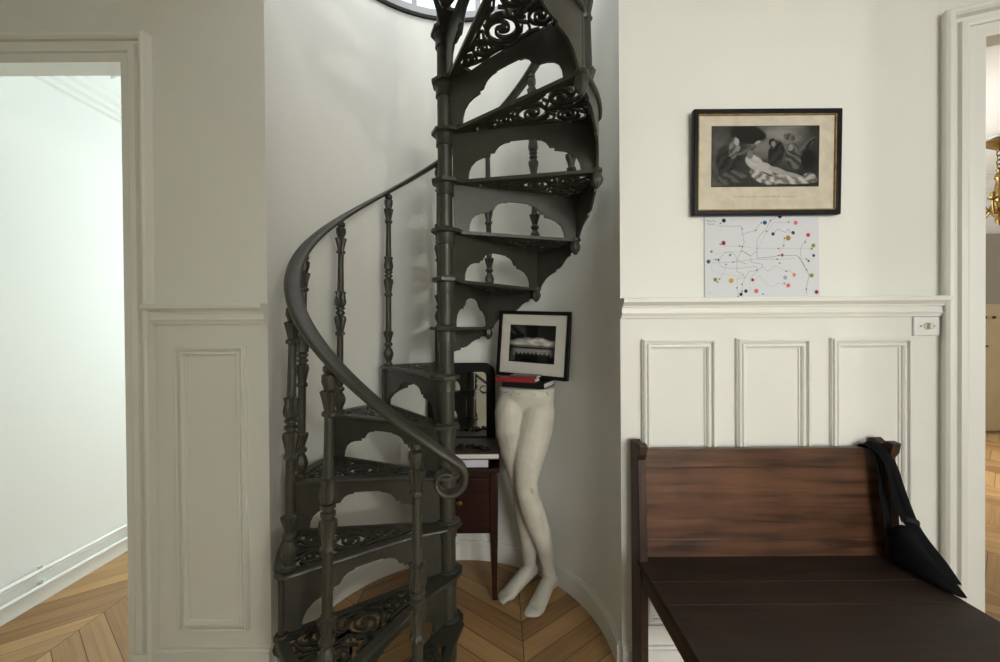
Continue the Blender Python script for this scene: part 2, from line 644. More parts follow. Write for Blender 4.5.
NP = 12
for i in range(NP):
    a0 = 2 * PI * (i + 0.72) / NP
    a1 = 2 * PI * (i + 1.72) / NP
    r = RN + 0.012
    p0 = Vector((PX + r * math.cos(a0), PY + r * math.sin(a0), 0))
    p1 = Vector((PX + r * math.cos(a1), PY + r * math.sin(a1), 0))
    bm = nb()
    box(bm, -0.011, -0.014, ZC + 0.05, 0.011, 0.014, 3.55, Matrix.Translation(p0) @ Matrix.Rotation(a0 + PI / 2, 4, 'Z'))
    obj('mullion', bm, M_STEEL, lant)
    bm = nb()
    u = (p1 - p0).normalized()
    n = Vector((-u.y, u.x, 0)) * 0.002
    q0, q1 = p0 + u * 0.011, p1 - u * 0.011
    vs = []
    for z in (ZC + 0.053, 3.55):
        for p in (q0 + n, q1 + n, q1 - n, q0 - n):
            vs.append(bm.verts.new(p + Vector((0, 0, z))))
    for f in ((0, 1, 2, 3), (7, 6, 5, 4), (0, 4, 5, 1), (1, 5, 6, 2), (2, 6, 7, 3), (3, 7, 4, 0)):
        bm.faces.new([vs[k] for k in f])
    obj('pane', bm, M_GLASS, lant)
bm = nb()
ringband(bm, RN - 0.01, RN + 0.03, 3.55, 3.60)
obj('top_ring', bm, M_STEEL, lant)

# left room
bm = nb()
box(bm, -2.15, WY + TH + 0.002, 0, -2.09, 4.6, 2.75)
struct('wall_side_room', bm, M_WHITE)
bm = nb()
box(bm, -2.15, 4.6, 0, -0.85, 4.66, 2.75)
struct('wall_side_room_back', bm, M_WHITE)
bm = nb()
box(bm, -0.91, WY + TH, 0, -0.85, 4.6, 2.75)
struct('wall_side_room_right', bm, M_WHITE)
bm = nb()
box(bm, -2.3, WY + TH, 2.75, -0.85, 4.66, 2.80)
struct('ceiling_side_room', bm, M_WHITE)
bm = nb()
prof = [(0, 2.366), (0.016, 2.372), (0.016, 2.396), (0.030, 2.404), (0.030, 2.430), (0.050, 2.442), (0.052, 2.468), (0.064, 2.478), (0.064, 2.50), (0.085, 2.575), (0.14, 2.65), (0.24, 2.705), (0.25, 2.75), (0, 2.75)]
a = [bm.verts.new((-2.09 + o, WY + TH + 0.01, z)) for o, z in prof]
b_ = [bm.verts.new((-2.09 + o, 4.59, z)) for o, z in prof]
for i in range(len(prof)):
    j = (i + 1) % len(prof)
    bm.faces.new([a[i], a[j], b_[j], b_[i]])
bm.faces.new(a)
bm.faces.new(list(reversed(b_)))
for k in range(9):      # acanthus sprays on the cove
    y = 1.60 + 0.34 * k
    for s, (dy, dz, l) in enumerate(((-0.10, 0.0, 0.05), (-0.06, 0.02, 0.06), (-0.02, 0.035, 0.065), (0.03, 0.035, 0.065), (0.07, 0.02, 0.06), (0.11, 0.0, 0.05))):
        p = Vector((-2.005 + dz * 0.9, y + dy, 2.565 + dz))
        tube(bm, [p + Vector((-0.012, -dy * 0.15, -l * 0.55)), p + Vector((0.004, 0, 0)), p + Vector((0.03, dy * 0.35, l * 0.6)), p + Vector((0.045, dy * 0.6, l * 0.55))],
             [0.006, 0.013, 0.010, 0.004], 6)
struct('trim_9', bm, M_WHITE, smooth=True)
bm = nb()
box(bm, -2.09, WY + TH + 0.004, 0, -2.076, 4.58, 0.128)
box(bm, -2.09, WY + TH + 0.004, 0.128, -2.081, 4.58, 0.138)
struct('baseboard_side_room', bm, M_WHITE)
for z, lab in ((0.154, 'upper white heating pipe running along the baseboard of the side room'),
               (0.084, 'lower white heating pipe running along the baseboard of the side room')):
    t = thing('heating_pipe', lab, 'pipe', (-2.055, 1.6, z))
    bm = nb()
    tube(bm, [(-2.055, 1.43, z), (-2.055, 4.55, z)], 0.009, 10)
    obj('pipe_run', bm, M_WHITE, t, smooth=True)
    for y in (1.735, 2.16, 2.9, 3.6):
        bm = nb()
        box(bm, -2.076, y - 0.008, z - 0.012, -2.052, y + 0.008, z + 0.014)
        tube(bm, [(-2.062, y, z + 0.01), (-2.062, y, z + 0.022)], 0.006, 8)
        obj('pipe_clip', bm, M_WHITE, t)

# right room
bm = nb()
box(bm, 1.3, 4.5, 0, 7.1, 4.56, 2.95)
struct('wall_far_room', bm, M_WHITE)
bm = nb()
box(bm, 7.1, 0.2, 0, 7.16, 4.56, 2.95)
struct('wall_far_room_right', bm, M_WHITE)
bm = nb()
box(bm, 1.24, WY + TH, 0, 1.3, 4.56, 2.95)
struct('wall_far_room_left', bm, M_WHITE)
bm = nb()
box(bm, 2.66, 0.14, 0, 7.16, 0.2, 2.95)
struct('wall_far_room_near', bm, M_WHITE)
bm = nb()
prism(bm, [[(1.24, 1.43), (1.62, 1.42), (2.66, 0.98), (2.66, 0.14), (7.16, 0.14), (7.16, 4.56), (1.24, 4.56)]], lambda u, v: (u, v, 2.9), lambda u, v: (u, v, 2.95))
struct('ceiling_far_room', bm, M_WHITE)
bm = nb()
prof = [(0, 2.74), (0.02, 2.745), (0.02, 2.775), (0.04, 2.78), (0.045, 2.81), (0.09, 2.86), (0.17, 2.88), (0.17, 2.9), (0, 2.9)]
a = [bm.verts.new((1.31, 4.5 - o, z)) for o, z in prof]
b_ = [bm.verts.new((7.09, 4.5 - o, z)) for o, z in prof]
for i in range(len(prof)):
    j = (i + 1) % len(prof)
    bm.faces.new([a[i], a[j], b_[j], b_[i]])
bm.faces.new(a)
bm.faces.new(list(reversed(b_)))
struct('trim_10', bm, M_WHITE)
bm = nb()      # plaster band moulding on that ceiling
for o in (0.0, 0.05, 0.11):
    box(bm, 2.0, 1.95 + o, 2.885, 6.6, 1.975 + o, 2.90)
for k in range(20):
    tube(bm, [(2.1 + 0.22 * k, 1.93, 2.895), (2.16 + 0.22 * k, 1.90, 2.885), (2.20 + 0.22 * k, 1.86, 2.893)], [0.012, 0.018, 0.006], 6)
struct('trim_11', bm, M_WHITE)
# a tall cupboard on the far wall: taupe upper panel, tan lower doors
t = thing('wall_cupboard', 'tall tan and taupe cupboard against the far wall through the right doorway', 'cupboard', (5.75, 4.4, 0))
bm = nb()
box(bm, 4.9, 4.36, 0.0, 6.6, 4.495, 2.24)
obj('body', bm, M_TAUPE, t)
for x0 in (4.92, 5.32, 5.72, 6.16):
    bm = nb()
    x1 = x0 + 0.38
    box(bm, x0, 4.335, 0.03, x1, 4.36, 1.45)
    d = obj('door', bm, M_TAN, t, bevel=0.004)
    for xx in (0.09, 0.19):
        bm = nb()
        tube(bm, [(x0 + xx, 4.335, 1.30), (x0 + xx, 4.318, 1.30)], 0.014, 10)
        obj('knob', bm, M_BLACKM, d)
    bm = nb()
    tube(bm, [(x0 + 0.03, 4.335, 0.98), (x0 + 0.03, 4.31, 0.98), (x0 + 0.10, 4.31, 0.98), (x0 + 0.10, 4.335, 0.98)], 0.008, 8)
    obj('handle', bm, M_BLACKM, d)

# chandelier in the right room
CH = Vector((4.46, 3.47, 0))
t = thing('brass_chandelier', 'ornate brass chandelier hanging in the room beyond the right doorway', 'chandelier', (CH.x, CH.y, 2.9))
TM = Matrix.Translation(CH)
bm = nb()
lathe(bm, [(0.02, 2.90), (0.06, 2.895), (0.055, 2.885), (0.02, 2.88)], 20, axis_mx=TM)
obj('ceiling_rose', bm, M_PLASTIC, t, smooth=True)
bm = nb()
lathe(bm, [(0.015, 2.885), (0.055, 2.87), (0.105, 2.855, 0.05), (0.11, 2.845, 0.05), (0.085, 2.825, 0.04), (0.05, 2.80), (0.02, 2.78), (0.012, 2.765)], 32, 8, TM)
obj('canopy', bm, M_BRASS, t, smooth=True)
bm = nb()
for k in range(4):
    zc = 2.745 - 0.038 * k
    ring = [CH + Vector((0.016 * math.cos(q) * (k % 2), 0.016 * math.cos(q) * ((k + 1) % 2), zc + 0.024 * math.sin(q))) if k % 2 == 0 else CH + Vector((0.016 * math.cos(q), 0, zc + 0.024 * math.sin(q))) for q in [2 * PI * i / 12 for i in range(13)]]
    tube(bm, ring, 0.0045, 6)
obj('chain', bm, M_BRASS, t, smooth=True)
bm = nb()
lathe(bm, [(0.006, 2.62), (0.02, 2.60), (0.012, 2.58), (0.022, 2.56), (0.030, 2.53), (0.018, 2.50), (0.024, 2.46), (0.034, 2.40), (0.040, 2.36), (0.024, 2.32), (0.05, 2.29), (0.062, 2.25), (0.04, 2.20), (0.02, 2.17), (0.026, 2.15), (0.012, 2.12), (0.004, 2.10)], 24, 8, TM)
obj('stem', bm, M_BRASS, t, smooth=True)
for k in range(6):
    a = 2 * PI * k / 6 + 0.5
    d = Vector((math.cos(a), math.sin(a), 0))
    z = Vector((0, 0, 1))
    bm = nb()
    tube(bm, [CH + d * 0.05 + z * 2.26, CH + d * 0.10 + z * 2.20, CH + d * 0.16 + z * 2.20, CH + d * 0.20 + z * 2.26, CH + d * 0.20 + z * 2.31], [0.012, 0.009, 0.009, 0.008, 0.008], 8)
    tube(bm, [CH + d * 0.07 + z * 2.24, CH + d * 0.10 + z * 2.30, CH + d * 0.13 + z * 2.29, CH + d * 0.12 + z * 2.26], [0.008, 0.007, 0.006, 0.004], 6)
    arm = obj('arm', bm, M_BRASS, t, smooth=True)
    bm = nb()
    lathe(bm, [(0.008, 2.30), (0.032, 2.315), (0.034, 2.325), (0.014, 2.33), (0.016, 2.37), (0.012, 2.37)], 14, axis_mx=Matrix.Translation(CH + d * 0.20))
    obj('candle_cup', bm, M_BRASS, arm, smooth=True)

# ------------------------------------------------------------------ spiral staircase
RISE = 0.1786
NT = 15
STEP = 28.0
def ang(k):
    return R(298.5 - STEP * k)
def zt(k):
    return RISE * k - 0.0290 if k > 0 else 0.0


RO = 0.552      # tread outer radius
RB = 0.518      # baluster radius
stair = thing('spiral_staircase', 'dark grey cast iron spiral staircase with pierced treads in the round niche', 'staircase', (PX, PY, 0))

# centre pole
bm = nb()
lathe(bm, [(0.029, 0), (0.029, zt(1)), (0.0275, zt(2)), (0.0260, 3.1), (0.032, 3.12), (0.036, 3.15), (0.028, 3.19), (0.012, 3.22)], 28)
obj('centre_post', bm, M_IRON, stair, local=True, smooth=True)
bm = nb()
lathe(bm, [(0.0325, -0.050), (0.0320, -0.048), (0.0320, -0.020), (0.0325, -0.012), (0.038, -0.008), (0.0420, -0.004), (0.0420, 0.004), (0.038, 0.008), (0.031, 0.011), (0.026, 0.012)], 28)
collar = obj('collar', bm, M_IRON, stair, local=True, smooth=True)
collar.location = (0, 0, zt(1))
for k in range(2, NT + 1):
    clone(collar, stair, (0, 0, zt(k)))


def arc_pts(cx, cy, r, a0, a1, n):
    return [(cx + r * math.cos(a0 + (a1 - a0) * i / n), cy + r * math.sin(a0 + (a1 - a0) * i / n)) for i in range(n + 1)]


A_B = R(-STEP - 1.0)      # back edge of a tread, its nosing lies along angle 0 and slightly in front
def tread_outline():
    pts = []
    pts += [(-0.040, 0.035), (-0.012, 0.053), (0.030, 0.054), (0.065, 0.047), (0.105, 0.037), (0.150, 0.030), (0.22, 0.026), (0.45, 0.024)]
    pts += arc_pts(RO - 0.035, -0.011, 0.035, PI / 2, R(10), 5)
    pts += arc_pts(0, 0, RO, R(-1.2), A_B, 14)
    pts += [(0.06 * math.cos(A_B), 0.06 * math.sin(A_B)), (0.03, -0.045), (-0.02, -0.045), (-0.05, -0.005)]
    return pts


def polar(r, deg):
    return (r * math.cos(R(deg)), r * math.sin(R(deg)))


inner = [(0.125, 0.008), (0.20, 0.000), (0.33, -0.004), (0.47, -0.005)] + arc_pts(0, 0, RO - 0.028, R(-1.8), A_B + R(2.6), 12) + [polar(0.40, -26.0), polar(0.25, -24.8), polar(0.13, -21)]
bm = nb()
prism(bm, [tread_outline(), inner], lambda u, v: (u, v, -0.007), lambda u, v: (u, v, 0.005))
# nosing lip
nose = [(0.030, 0.054), (0.065, 0.047), (0.105, 0.037), (0.150, 0.030), (0.22, 0.026), (0.45, 0.024)] + arc_pts(RO - 0.035, -0.011, 0.035, PI / 2, R(10), 5) + arc_pts(0, 0, RO, R(-1.2), A_B, 10)
tube(bm, [(p[0], p[1], 0.0) for p in nose], 0.0065, 8)
tread_frame_bm = bm

def spiral(cx, cy, r0, r1, a0, turns, n=26):
    out = []
    for i in range(n + 1):
        t = i / n
        r = r0 + (r1 - r0) * t
        a = a0 + 2 * PI * turns * t
        out.append((cx + r * math.cos(a), cy + r * math.sin(a)))
    return out


fb = nb()
Z0, Z1 = -0.006, 0.003
def rib(pts, w):
    ribbon(fb, pts, w * 0.66 if isinstance(w, float) else [q * 0.66 for q in w], Z0, Z1)


def rosette(r, deg, rad, ph=0.0, w=0.010):
    c = polar(r, deg)
    ring = [(c[0] + rad * math.cos(2 * PI * i / 24), c[1] + rad * math.sin(2 * PI * i / 24)) for i in range(25)]
    rib(ring, w)
    for q in range(2):
        rib(spiral(c[0], c[1], rad * 0.95, rad * 0.16, R(deg) + ph + q * PI, 0.8), [w * 0.95 - 0.3 * w * i / 26 for i in range(27)])
    lp_ = [(c[0] + rad * 0.26 * math.cos(2 * PI * i / 10), c[1] + rad * 0.26 * math.sin(2 * PI * i / 10)) for i in range(10)]
    prism(fb, [lp_], lambda u, v: (u, v, Z0), lambda u, v: (u, v, Z1 + 0.002))


def leaf(r, deg, l, w, dirdeg):
    c = polar(r, deg)
    d = Vector(polar(1, dirdeg))
    rib([(c[0] + d.x * l * s, c[1] + d.y * l * s) for s in (-0.5, -0.3, 0, 0.3, 0.5)], [0.003, w * 0.7, w * 0.9, w * 0.6, 0.002])


CD = -13.6
rosette(0.335, CD, 0.050, 0.3, 0.0150)
rosette(0.234, CD, 0.031, 1.1, 0.0120)
rosette(0.172, CD + 0.6, 0.019, 0.2, 0.0095)
rosette(0.447, CD + 6.6, 0.033, 0.8, 0.0130)
rosette(0.447, CD - 6.6, 0.033, 2.2, 0.0130)
for s in (1, -1):
    f = (lambda d: CD + s * d)
    rib([polar(0.135, f(3)), polar(0.17, f(8)), polar(0.205, f(9.6)), polar(0.235, f(9.0)), polar(0.27, f(9.4)), polar(0.31, f(11.2)), polar(0.35, f(11.6)), polar(0.385, f(10.2)), polar(0.415, f(12.0))], [0.012] * 9)
    rib([polar(0.265, f(0)), polar(0.275, f(5)), polar(0.295, f(8)), polar(0.285, f(10.5))], [0.012, 0.013, 0.012, 0.008])
    rib([polar(0.385, f(0)), polar(0.395, f(4)), polar(0.405, f(6)), polar(0.395, f(9))], [0.014, 0.013, 0.012, 0.010])
    rib([polar(0.39, f(0)), polar(0.43, f(1.0)), polar(0.47, f(1.3)), polar(0.50, f(3.4)), polar(0.512, f(7)), polar(0.505, f(11.5))], [0.015, 0.015, 0.014, 0.014, 0.012, 0.009])
    rib([polar(0.532, f(12)), polar(0.50, f(11.6)), polar(0.47, f(12.8))], [0.012, 0.011, 0.009])
    rib([polar(0.532, f(3.2)), polar(0.505, f(1.8)), polar(0.48, f(0.2))], [0.012, 0.011, 0.008])
    rib([polar(0.345, f(8)), polar(0.37, f(7.5)), polar(0.385, f(5.5))], [0.008, 0.013, 0.010])
    rib([polar(0.415, f(3.2)), polar(0.40, f(1.6)), polar(0.42, f(0.2))], [0.007, 0.009, 0.010])
    leaf(0.365, f(10.8), 0.06, 0.016, f(24))
    leaf(0.205, f(7.6), 0.045, 0.013, f(-20))
    leaf(0.285, f(9.5), 0.05, 0.015, f(40))
    leaf(0.425, f(9.8), 0.05, 0.014, f(60))
    leaf(0.49, f(6.2), 0.05, 0.014, f(50))
    leaf(0.47, f(11.2), 0.05, 0.014, f(-35))
    leaf(0.255, f(6.5), 0.045, 0.012, f(30))
    leaf(0.155, f(3.6), 0.04, 0.010, f(20))
    leaf(0.52, f(5), 0.03, 0.010, f(0))
    leaf(0.52, f(9), 0.03, 0.010, f(10))
    leaf(0.31, f(7.4), 0.035, 0.010, f(70))
rib([polar(0.11, CD), polar(0.155, CD)], 0.014)
rib([polar(0.19, CD), polar(0.205, CD)], 0.018)
rib([polar(0.262, CD), polar(0.288, CD)], 0.020)
rib([polar(0.383, CD), polar(0.435, CD)], 0.018)
rib([polar(0.49, CD), polar(0.532, CD)], [0.012, 0.020])

# riser panel, in the plane of the nosing (u radial, z up from the tread below)
def riser_loop(h, u0=0.030, u1=RO - 0.008):
    L = u1 - u0
    cut = [(0.115, 0.0), (0.119, 0.14), (0.136, 0.27), (0.170, 0.37), (0.215, 0.425), (0.262, 0.445), (0.272, 0.445), (0.272, 0.505), (0.302, 0.510), (0.312, 0.570), (0.335, 0.650), (0.372, 0.700), (0.41, 0.712), (0.412, 0.735), (0.50, 0.742),
           (0.588, 0.735), (0.590, 0.710), (0.625, 0.695), (0.655, 0.640), (0.672, 0.570), (0.682, 0.525), (0.715, 0.520), (0.715, 0.455), (0.726, 0.455), (0.775, 0.430), (0.825, 0.370), (0.862, 0.275), (0.882, 0.15), (0.890, 0.0)]
    return [(u0, h), (u0, 0.0)] + [(u0 + L * s, h * q) for s, q in cut] + [(u1, 0.0), (u1, h)]


def make_riser(h):
    bm = nb()
    prism(bm, [riser_loop(h)], lambda u, v: (u, 0.004, v), lambda u, v: (u, -0.004, v))
    return bm


def bracket_bm():
    prof = [(0, 1), (0.07, 1), (0.085, 0.93), (0.13, 0.84), (0.19, 0.745), (0.27, 0.675), (0.36, 0.625), (0.43, 0.605), (0.44, 0.545), (0.50, 0.535), (0.56, 0.50), (0.61, 0.44), (0.66, 0.365), (0.73, 0.305), (0.81, 0.275), (0.82, 0.225), (0.90, 0.20), (1.0, 0.19)]
    bm = nb()
    rows = []
    H = RISE - 0.006
    for s, q in prof:
        a = -R(STEP) * s
        c, d = math.cos(a), math.sin(a)
        r0, r1 = RO - 0.014, RO - 0.006
        rows.append([bm.verts.new((r0 * c, r0 * d, 0)), bm.verts.new((r1 * c, r1 * d, 0)), bm.verts.new((r1 * c, r1 * d, -H * q)), bm.verts.new((r0 * c, r0 * d, -H * q))])
    for i in range(len(rows) - 1):
        for k in range(4):
            j = (k + 1) % 4
            bm.faces.new([rows[i][k], rows[i][j], rows[i + 1][j], rows[i + 1][k]])
    bm.faces.new(rows[0])
    bm.faces.new(list(reversed(rows[-1])))
    return bm


tread = obj('tread', tread_frame_bm, M_IRON, stair, local=True, smooth=True)
obj('fretwork', fb, M_IRON, tread, local=True, smooth=True)
H = RISE - 0.010
bm = make_riser(H)
o = obj('riser_panel', bm, M_IRON, tread, local=True)
o.location = (0, 0, -H - 0.005)
o = obj('side_bracket', bracket_bm(), M_IRON, tread, local=True, smooth=True)
o.location = (0, 0, -0.006)
bm = nb()
lathe(bm, [(0.0085, -0.006), (0.0085, -RISE + 0.006)], 12)
lathe(bm, [(0.017, -RISE + 0.012), (0.021, -RISE + 0.008), (0.021, -RISE - 0.002), (0.017, -RISE - 0.006), (0.018, -RISE - 0.016, 0.10), (0.021, -RISE - 0.026, 0.12), (0.018, -RISE - 0.040, 0.12), (0.010, -RISE - 0.052, 0.06), (0.005, -RISE - 0.058)], 20, 6)
o = obj('pendant', bm, M_IRON, tread, local=True, smooth=True)
o.location = (RO - 0.012, 0.006, 0)
tread.location = (0, 0, zt(2))
tread.rotation_euler = (0, 0, ang(2))
# first tread: no pendant below, its riser stands on the floor
t1 = clone(tread, stair, (0, 0, zt(1)), (0, 0, ang(1)))
for ch in list(t1.children):
    if ch.name.startswith('pendant'):
        bpy.data.objects.remove(ch)
for k in range(3, NT + 1):
    clone(tread, stair, (0, 0, zt(k)), (0, 0, ang(k)))

# balusters: a foot, a shaft with leafy knops, a capital
HB = 0.800
def fz(f):
    return HB * f
bprof = [(.019, 0), (.019, .012), (.013, .018), (.014, .026), (.0215, .045, .05), (.0225, .060, .08), (.017, .078, .05), (.012, .086), (.0125, .092), (.019, .098), (.019, .106), (.0125, .112), (.0135, .120),
         (.020, .150, .15), (.021, .160, .18), (.0135, .165), (.0130, .30), (.013, .325), (.0175, .330, .1), (.0175, .338, .1), (.0135, .344), (.016, .365, .1), (.0205, .392, .15), (.0195, .405, .1), (.0130, .410),
         (.0130, .414), (.0185, .417), (.0185, .425), (.0130, .428), (.0130, .433), (.0185, .436), (.0185, .444), (.0130, .447), (.0190, .452), (.0210, .466, .1), (.0165, .495, .12), (.0190, .508, .18), (.0130, .512),
         (.0115, .62), (.0115, .665), (.0165, .669, .1), (.0165, .677, .1), (.0125, .682), (.0150, .705, .15), (.0200, .730, .18), (.0130, .735), (.0180, .755, .1), (.0190, .765), (.0190, .772), (.0115, .776), (.0165, .782), (.0165, .792), (.010, .800)]
bm = nb()
lathe(bm, bprof, 32, 8)
bal = obj('baluster', bm, M_IRON, stair, local=True, smooth=True, sharp=32)
def place_bal(o, k):
    a = ang(k) - R(1.0)
    o.location = (RB * math.cos(a), RB * math.sin(a), zt(k) + 0.004)
    o.rotation_euler = (Matrix.Rotation(a, 4, 'Z') @ Matrix.Rotation(R(-1.4), 4, 'Y')).to_euler()
place_bal(bal, 1)
for k in range(2, NT + 1):
    place_bal(clone(bal, stair), k)

# handrail: helix with a volute curling down past the first baluster
RH = 0.498
def sweep_oval(bm, path, sides, halfw, halfh, seg=14):
    rings = []
    n = len(path)
    for i in range(n):
        t = (path[min(i + 1, n - 1)] - path[max(i - 1, 0)]).normalized()
        s = sides[i].normalized()
        u = s.cross(t).normalized()
        ring = []
        for k in range(seg):
            a = 2 * PI * k / seg
            ca, sa = math.cos(a), math.sin(a)
            ex = math.copysign(abs(ca) ** 0.6, ca)
            ey = math.copysign(abs(sa) ** 0.75, sa)
            ring.append(bm.verts.new(path[i] + s * halfw[i] * ex + u * halfh[i] * ey))
        rings.append(ring)
    for q in range(n - 1):
        for k in range(seg):
            j = (k + 1) % seg
            bm.faces.new([rings[q][k], rings[q][j], rings[q + 1][j], rings[q + 1][k]])
    bm.faces.new(list(reversed(rings[0])))
    bm.faces.new(rings[-1])


path, sides, hw, hh = [], [], [], []
a_end = 280.8
N = 150
a_start = 298.5 - STEP * NT
for i in range(N + 1):
    deg = a_start + (a_end - a_start) * i / N
    k = (298.5 - deg) / STEP
    a = R(deg)
    path.append(Vector((RH * math.cos(a), RH * math.sin(a), RISE * k - 0.0290 + HB + 0.010)))
    sides.append(Vector((math.cos(a), math.sin(a), 0)))
    hw.append(0.0235)
    hh.append(0.0098)
p = path[-1].copy()
a = R(a_end)
tan = Vector((-math.sin(a), math.cos(a), 0))
side = sides[-1]
h = -R(36.5)
L = 0
NV = 44
for i in range(NV):
    f = i / NV
    rr = 0.046 - 0.026 * min(1, f * 1.25)
    dh = -R(370) / NV
    ds = abs(dh) * rr
    h += dh
    p = p + (tan * math.cos(h) + Vector((0, 0, 1)) * math.sin(h)) * ds
    path.append(p.copy())
    sides.append(side)
    hw.append(0.0235 - 0.006 * f)
    hh.append(0.0098 - 0.0055 * f)
bm = nb()
sweep_oval(bm, path, sides, hw, hh)
obj('handrail', bm, M_IRON, stair, local=True, smooth=True, sharp=60)

# ------------------------------------------------------------------ side table with things on it, behind the stair
TX0, TX1, TY0, TY1 = -0.352, -0.016, 1.722, 2.006
TZ = 0.598
t = thing('side_table', 'small dark mahogany side table with drawer behind the stair post', 'table', ((TX0 + TX1) / 2, (TY0 + TY1) / 2, 0))
bm = nb()
box(bm, TX0 - 0.012, TY0 - 0.012, TZ - 0.020, TX1 + 0.012, TY1, TZ)
obj('tabletop', bm, M_MAHOG, t, bevel=0.004)
bm = nb()
box(bm, TX0 + 0.01, TY0 + 0.012, 0.30, TX1 - 0.01, TY1 - 0.01, TZ - 0.02)
obj('apron', bm, M_MAHOG, t)
bm = nb()
box(bm, TX0 + 0.036, TY0 + 0.001, 0.33, TX1 - 0.036, TY0 + 0.012, TZ - 0.045)
dr = obj('drawer', bm, M_MAHOG, t, bevel=0.003)
bm = nb()
lathe(bm, [(0.006, 0), (0.008, 0.010), (0.014, 0.016), (0.012, 0.024), (0.004, 0.026)], 14, axis_mx=Matrix.Translation(((TX0 + TX1) / 2, TY0 + 0.001, 0.45)) @ Matrix.Rotation(PI / 2, 4, 'X'))
obj('knob', bm, M_BRASS, dr, smooth=True)
for (x, y) in ((TX0 + 0.017, TY0 + 0.017), (TX1 - 0.017, TY0 + 0.017), (TX0 + 0.017, TY1 - 0.022), (TX1 - 0.017, TY1 - 0.022)):
    bm = nb()
    pts = [(0.017, TZ - 0.02), (0.017, 0.29), (0.010, 0.0)]
    rows = [[bm.verts.new((x + sx * w, y + sy * w, z)) for sx, sy in ((-1, -1), (1, -1), (1, 1), (-1, 1))] for w, z in pts]
    for q in range(2):
        for k in range(4):
            j = (k + 1) % 4
            bm.faces.new([rows[q][k], rows[q][j], rows[q + 1][j], rows[q + 1][k]])
    bm.faces.new(rows[0])
    bm.faces.new(rows[-1])
    obj('leg', bm, M_MAHOG, t, bevel=0.002)


def book(name, label, loc, rot, w, d, h, cov, pages, group=None, parts_label=None):
    """spine along local x at y = 0 (front), pages inside; w along the spine, d deep"""
    t = thing(name, label, 'book', loc, group)
    t.rotation_euler = (0, 0, rot)
    bm = nb()
    c = min(0.003, h * 0.2)
    box(bm, 0, 0, 0, w, d, c)
    box(bm, 0, 0, h - c, w, d, h)
    box(bm, 0, 0, c, w, 0.003, h - c)
    obj('cover', bm, cov, t, local=True)
    bm = nb()
    box(bm, 0.003, 0.004, c, w - 0.003, d - 0.003, h - c)
    obj('pages', bm, pages, t, local=True)
    return t


bz = TZ + 0.001
book('book', 'large black book with lavender white pages lying on the mahogany side table', (-0.053, TY0 - 0.004, bz), PI / 2, 0.205, 0.27, 0.040, M_BLACKM, M_LILAC, 'books on the side table')
# spine of the lower book turned to the right; the brown one lies on it, fore-edge to the front
tb = book('book', 'large brown book with white pages lying under the mirror and trinkets', (-0.007, TY0 + 0.232, bz + 0.0405), PI, 0.315, 0.242, 0.026, M_BROWN, M_PAPER, 'books on the side table')
ztop = bz + 0.0405 + 0.026

# mirror standing on the books, leaning on the niche wall
mw, mh = 0.346, 0.444
mtop = 0.045
def rounded(w, h, r, x0=0, z0=0, n=8):
    pts = [(x0, z0), (x0 + w, z0)]
    pts += [(x0 + w - r + r * math.cos(PI / 2 * i / n), z0 + h - r + r * math.sin(PI / 2 * i / n)) for i in range(n + 1)]
    pts += [(x0 + r - r * math.sin(PI / 2 * i / n), z0 + h - r + r * math.cos(PI / 2 * i / n)) for i in range(n + 1)]
    return pts
mloc = Vector((-0.372, 1.976, TZ + 0.0015))
MM = Matrix.Translation(mloc) @ Matrix.Rotation(R(-2.9), 4, 'X')
t = thing('mirror', 'black framed mirror with rounded top corners standing on the side table', 'mirror', mloc)
bm = nb()
prism(bm, [rounded(mw, mh, 0.06), rounded(mw - 0.094, mh - 0.094, 0.022, 0.047, 0.047)], lambda u, v: MM @ Vector((u, -0.010, v)), lambda u, v: MM @ Vector((u, 0.010, v)))
obj('frame', bm, M_BLACK, t, bevel=0.005)
bm = nb()
prism(bm, [rounded(mw - 0.08, mh - 0.08, 0.022, 0.04, 0.04)], lambda u, v: MM @ Vector((u, 0.001, v)), lambda u, v: MM @ Vector((u, 0.004, v)))
obj('glass', bm, M_MIRROR, t)

# dark trinkets on the brown book
trk = [('tangle of dark wire trinkets nearest the mannequin on the brown book', (-0.075, 1.78)),
       ('dark twisted metal trinket in the middle of the brown book', (-0.135, 1.80)),
       ('dark twisted metal trinket beside the stair post on the brown book', (-0.195, 1.775))]
for q, (lab, (x, y)) in enumerate(trk):
    bm = nb()
    for s in range(5):
        a = random.uniform(0, 2 * PI)
        r = random.uniform(0.008, 0.020)
        c = Vector((x + random.uniform(-0.018, 0.018), y + random.uniform(-0.025, 0.025), ztop + 0.005))
        pts = [c + Vector((r * math.cos(a + 2.4 * i / 6), r * math.sin(a + 2.4 * i / 6), 0.014 * math.sin(PI * i / 6) * (s % 2))) for i in range(7)]
        tube(bm, pts, 0.0035, 6)
    for s in range(3):
        c = Vector((x + random.uniform(-0.02, 0.02), y + random.uniform(-0.02, 0.02), ztop))
        lathe(bm, [(0.003, 0), (0.009, 0.003), (0.010, 0.008), (0.005, 0.013)], 10, axis_mx=Matrix.Translation(c))
    tag(obj('metal_trinket', bm, M_BLACKM, None, smooth=True), lab, 'trinket', 'trinkets on the brown book')

# ------------------------------------------------------------------ mannequin legs
def pw(x, y, Y):
    """point seen at pixel (x, y) of the photograph at distance Y from the camera"""
    cy = 328.2 - 0.0073 * (x - 500)
    lean = 0.0062 - 1.9e-5 * (x - 500)
    xx = x - lean * (y - cy)
    return Vector(((xx - 500) * Y / 388, Y, 1.22 - (y - cy) * Y / 388))


bm = nb()
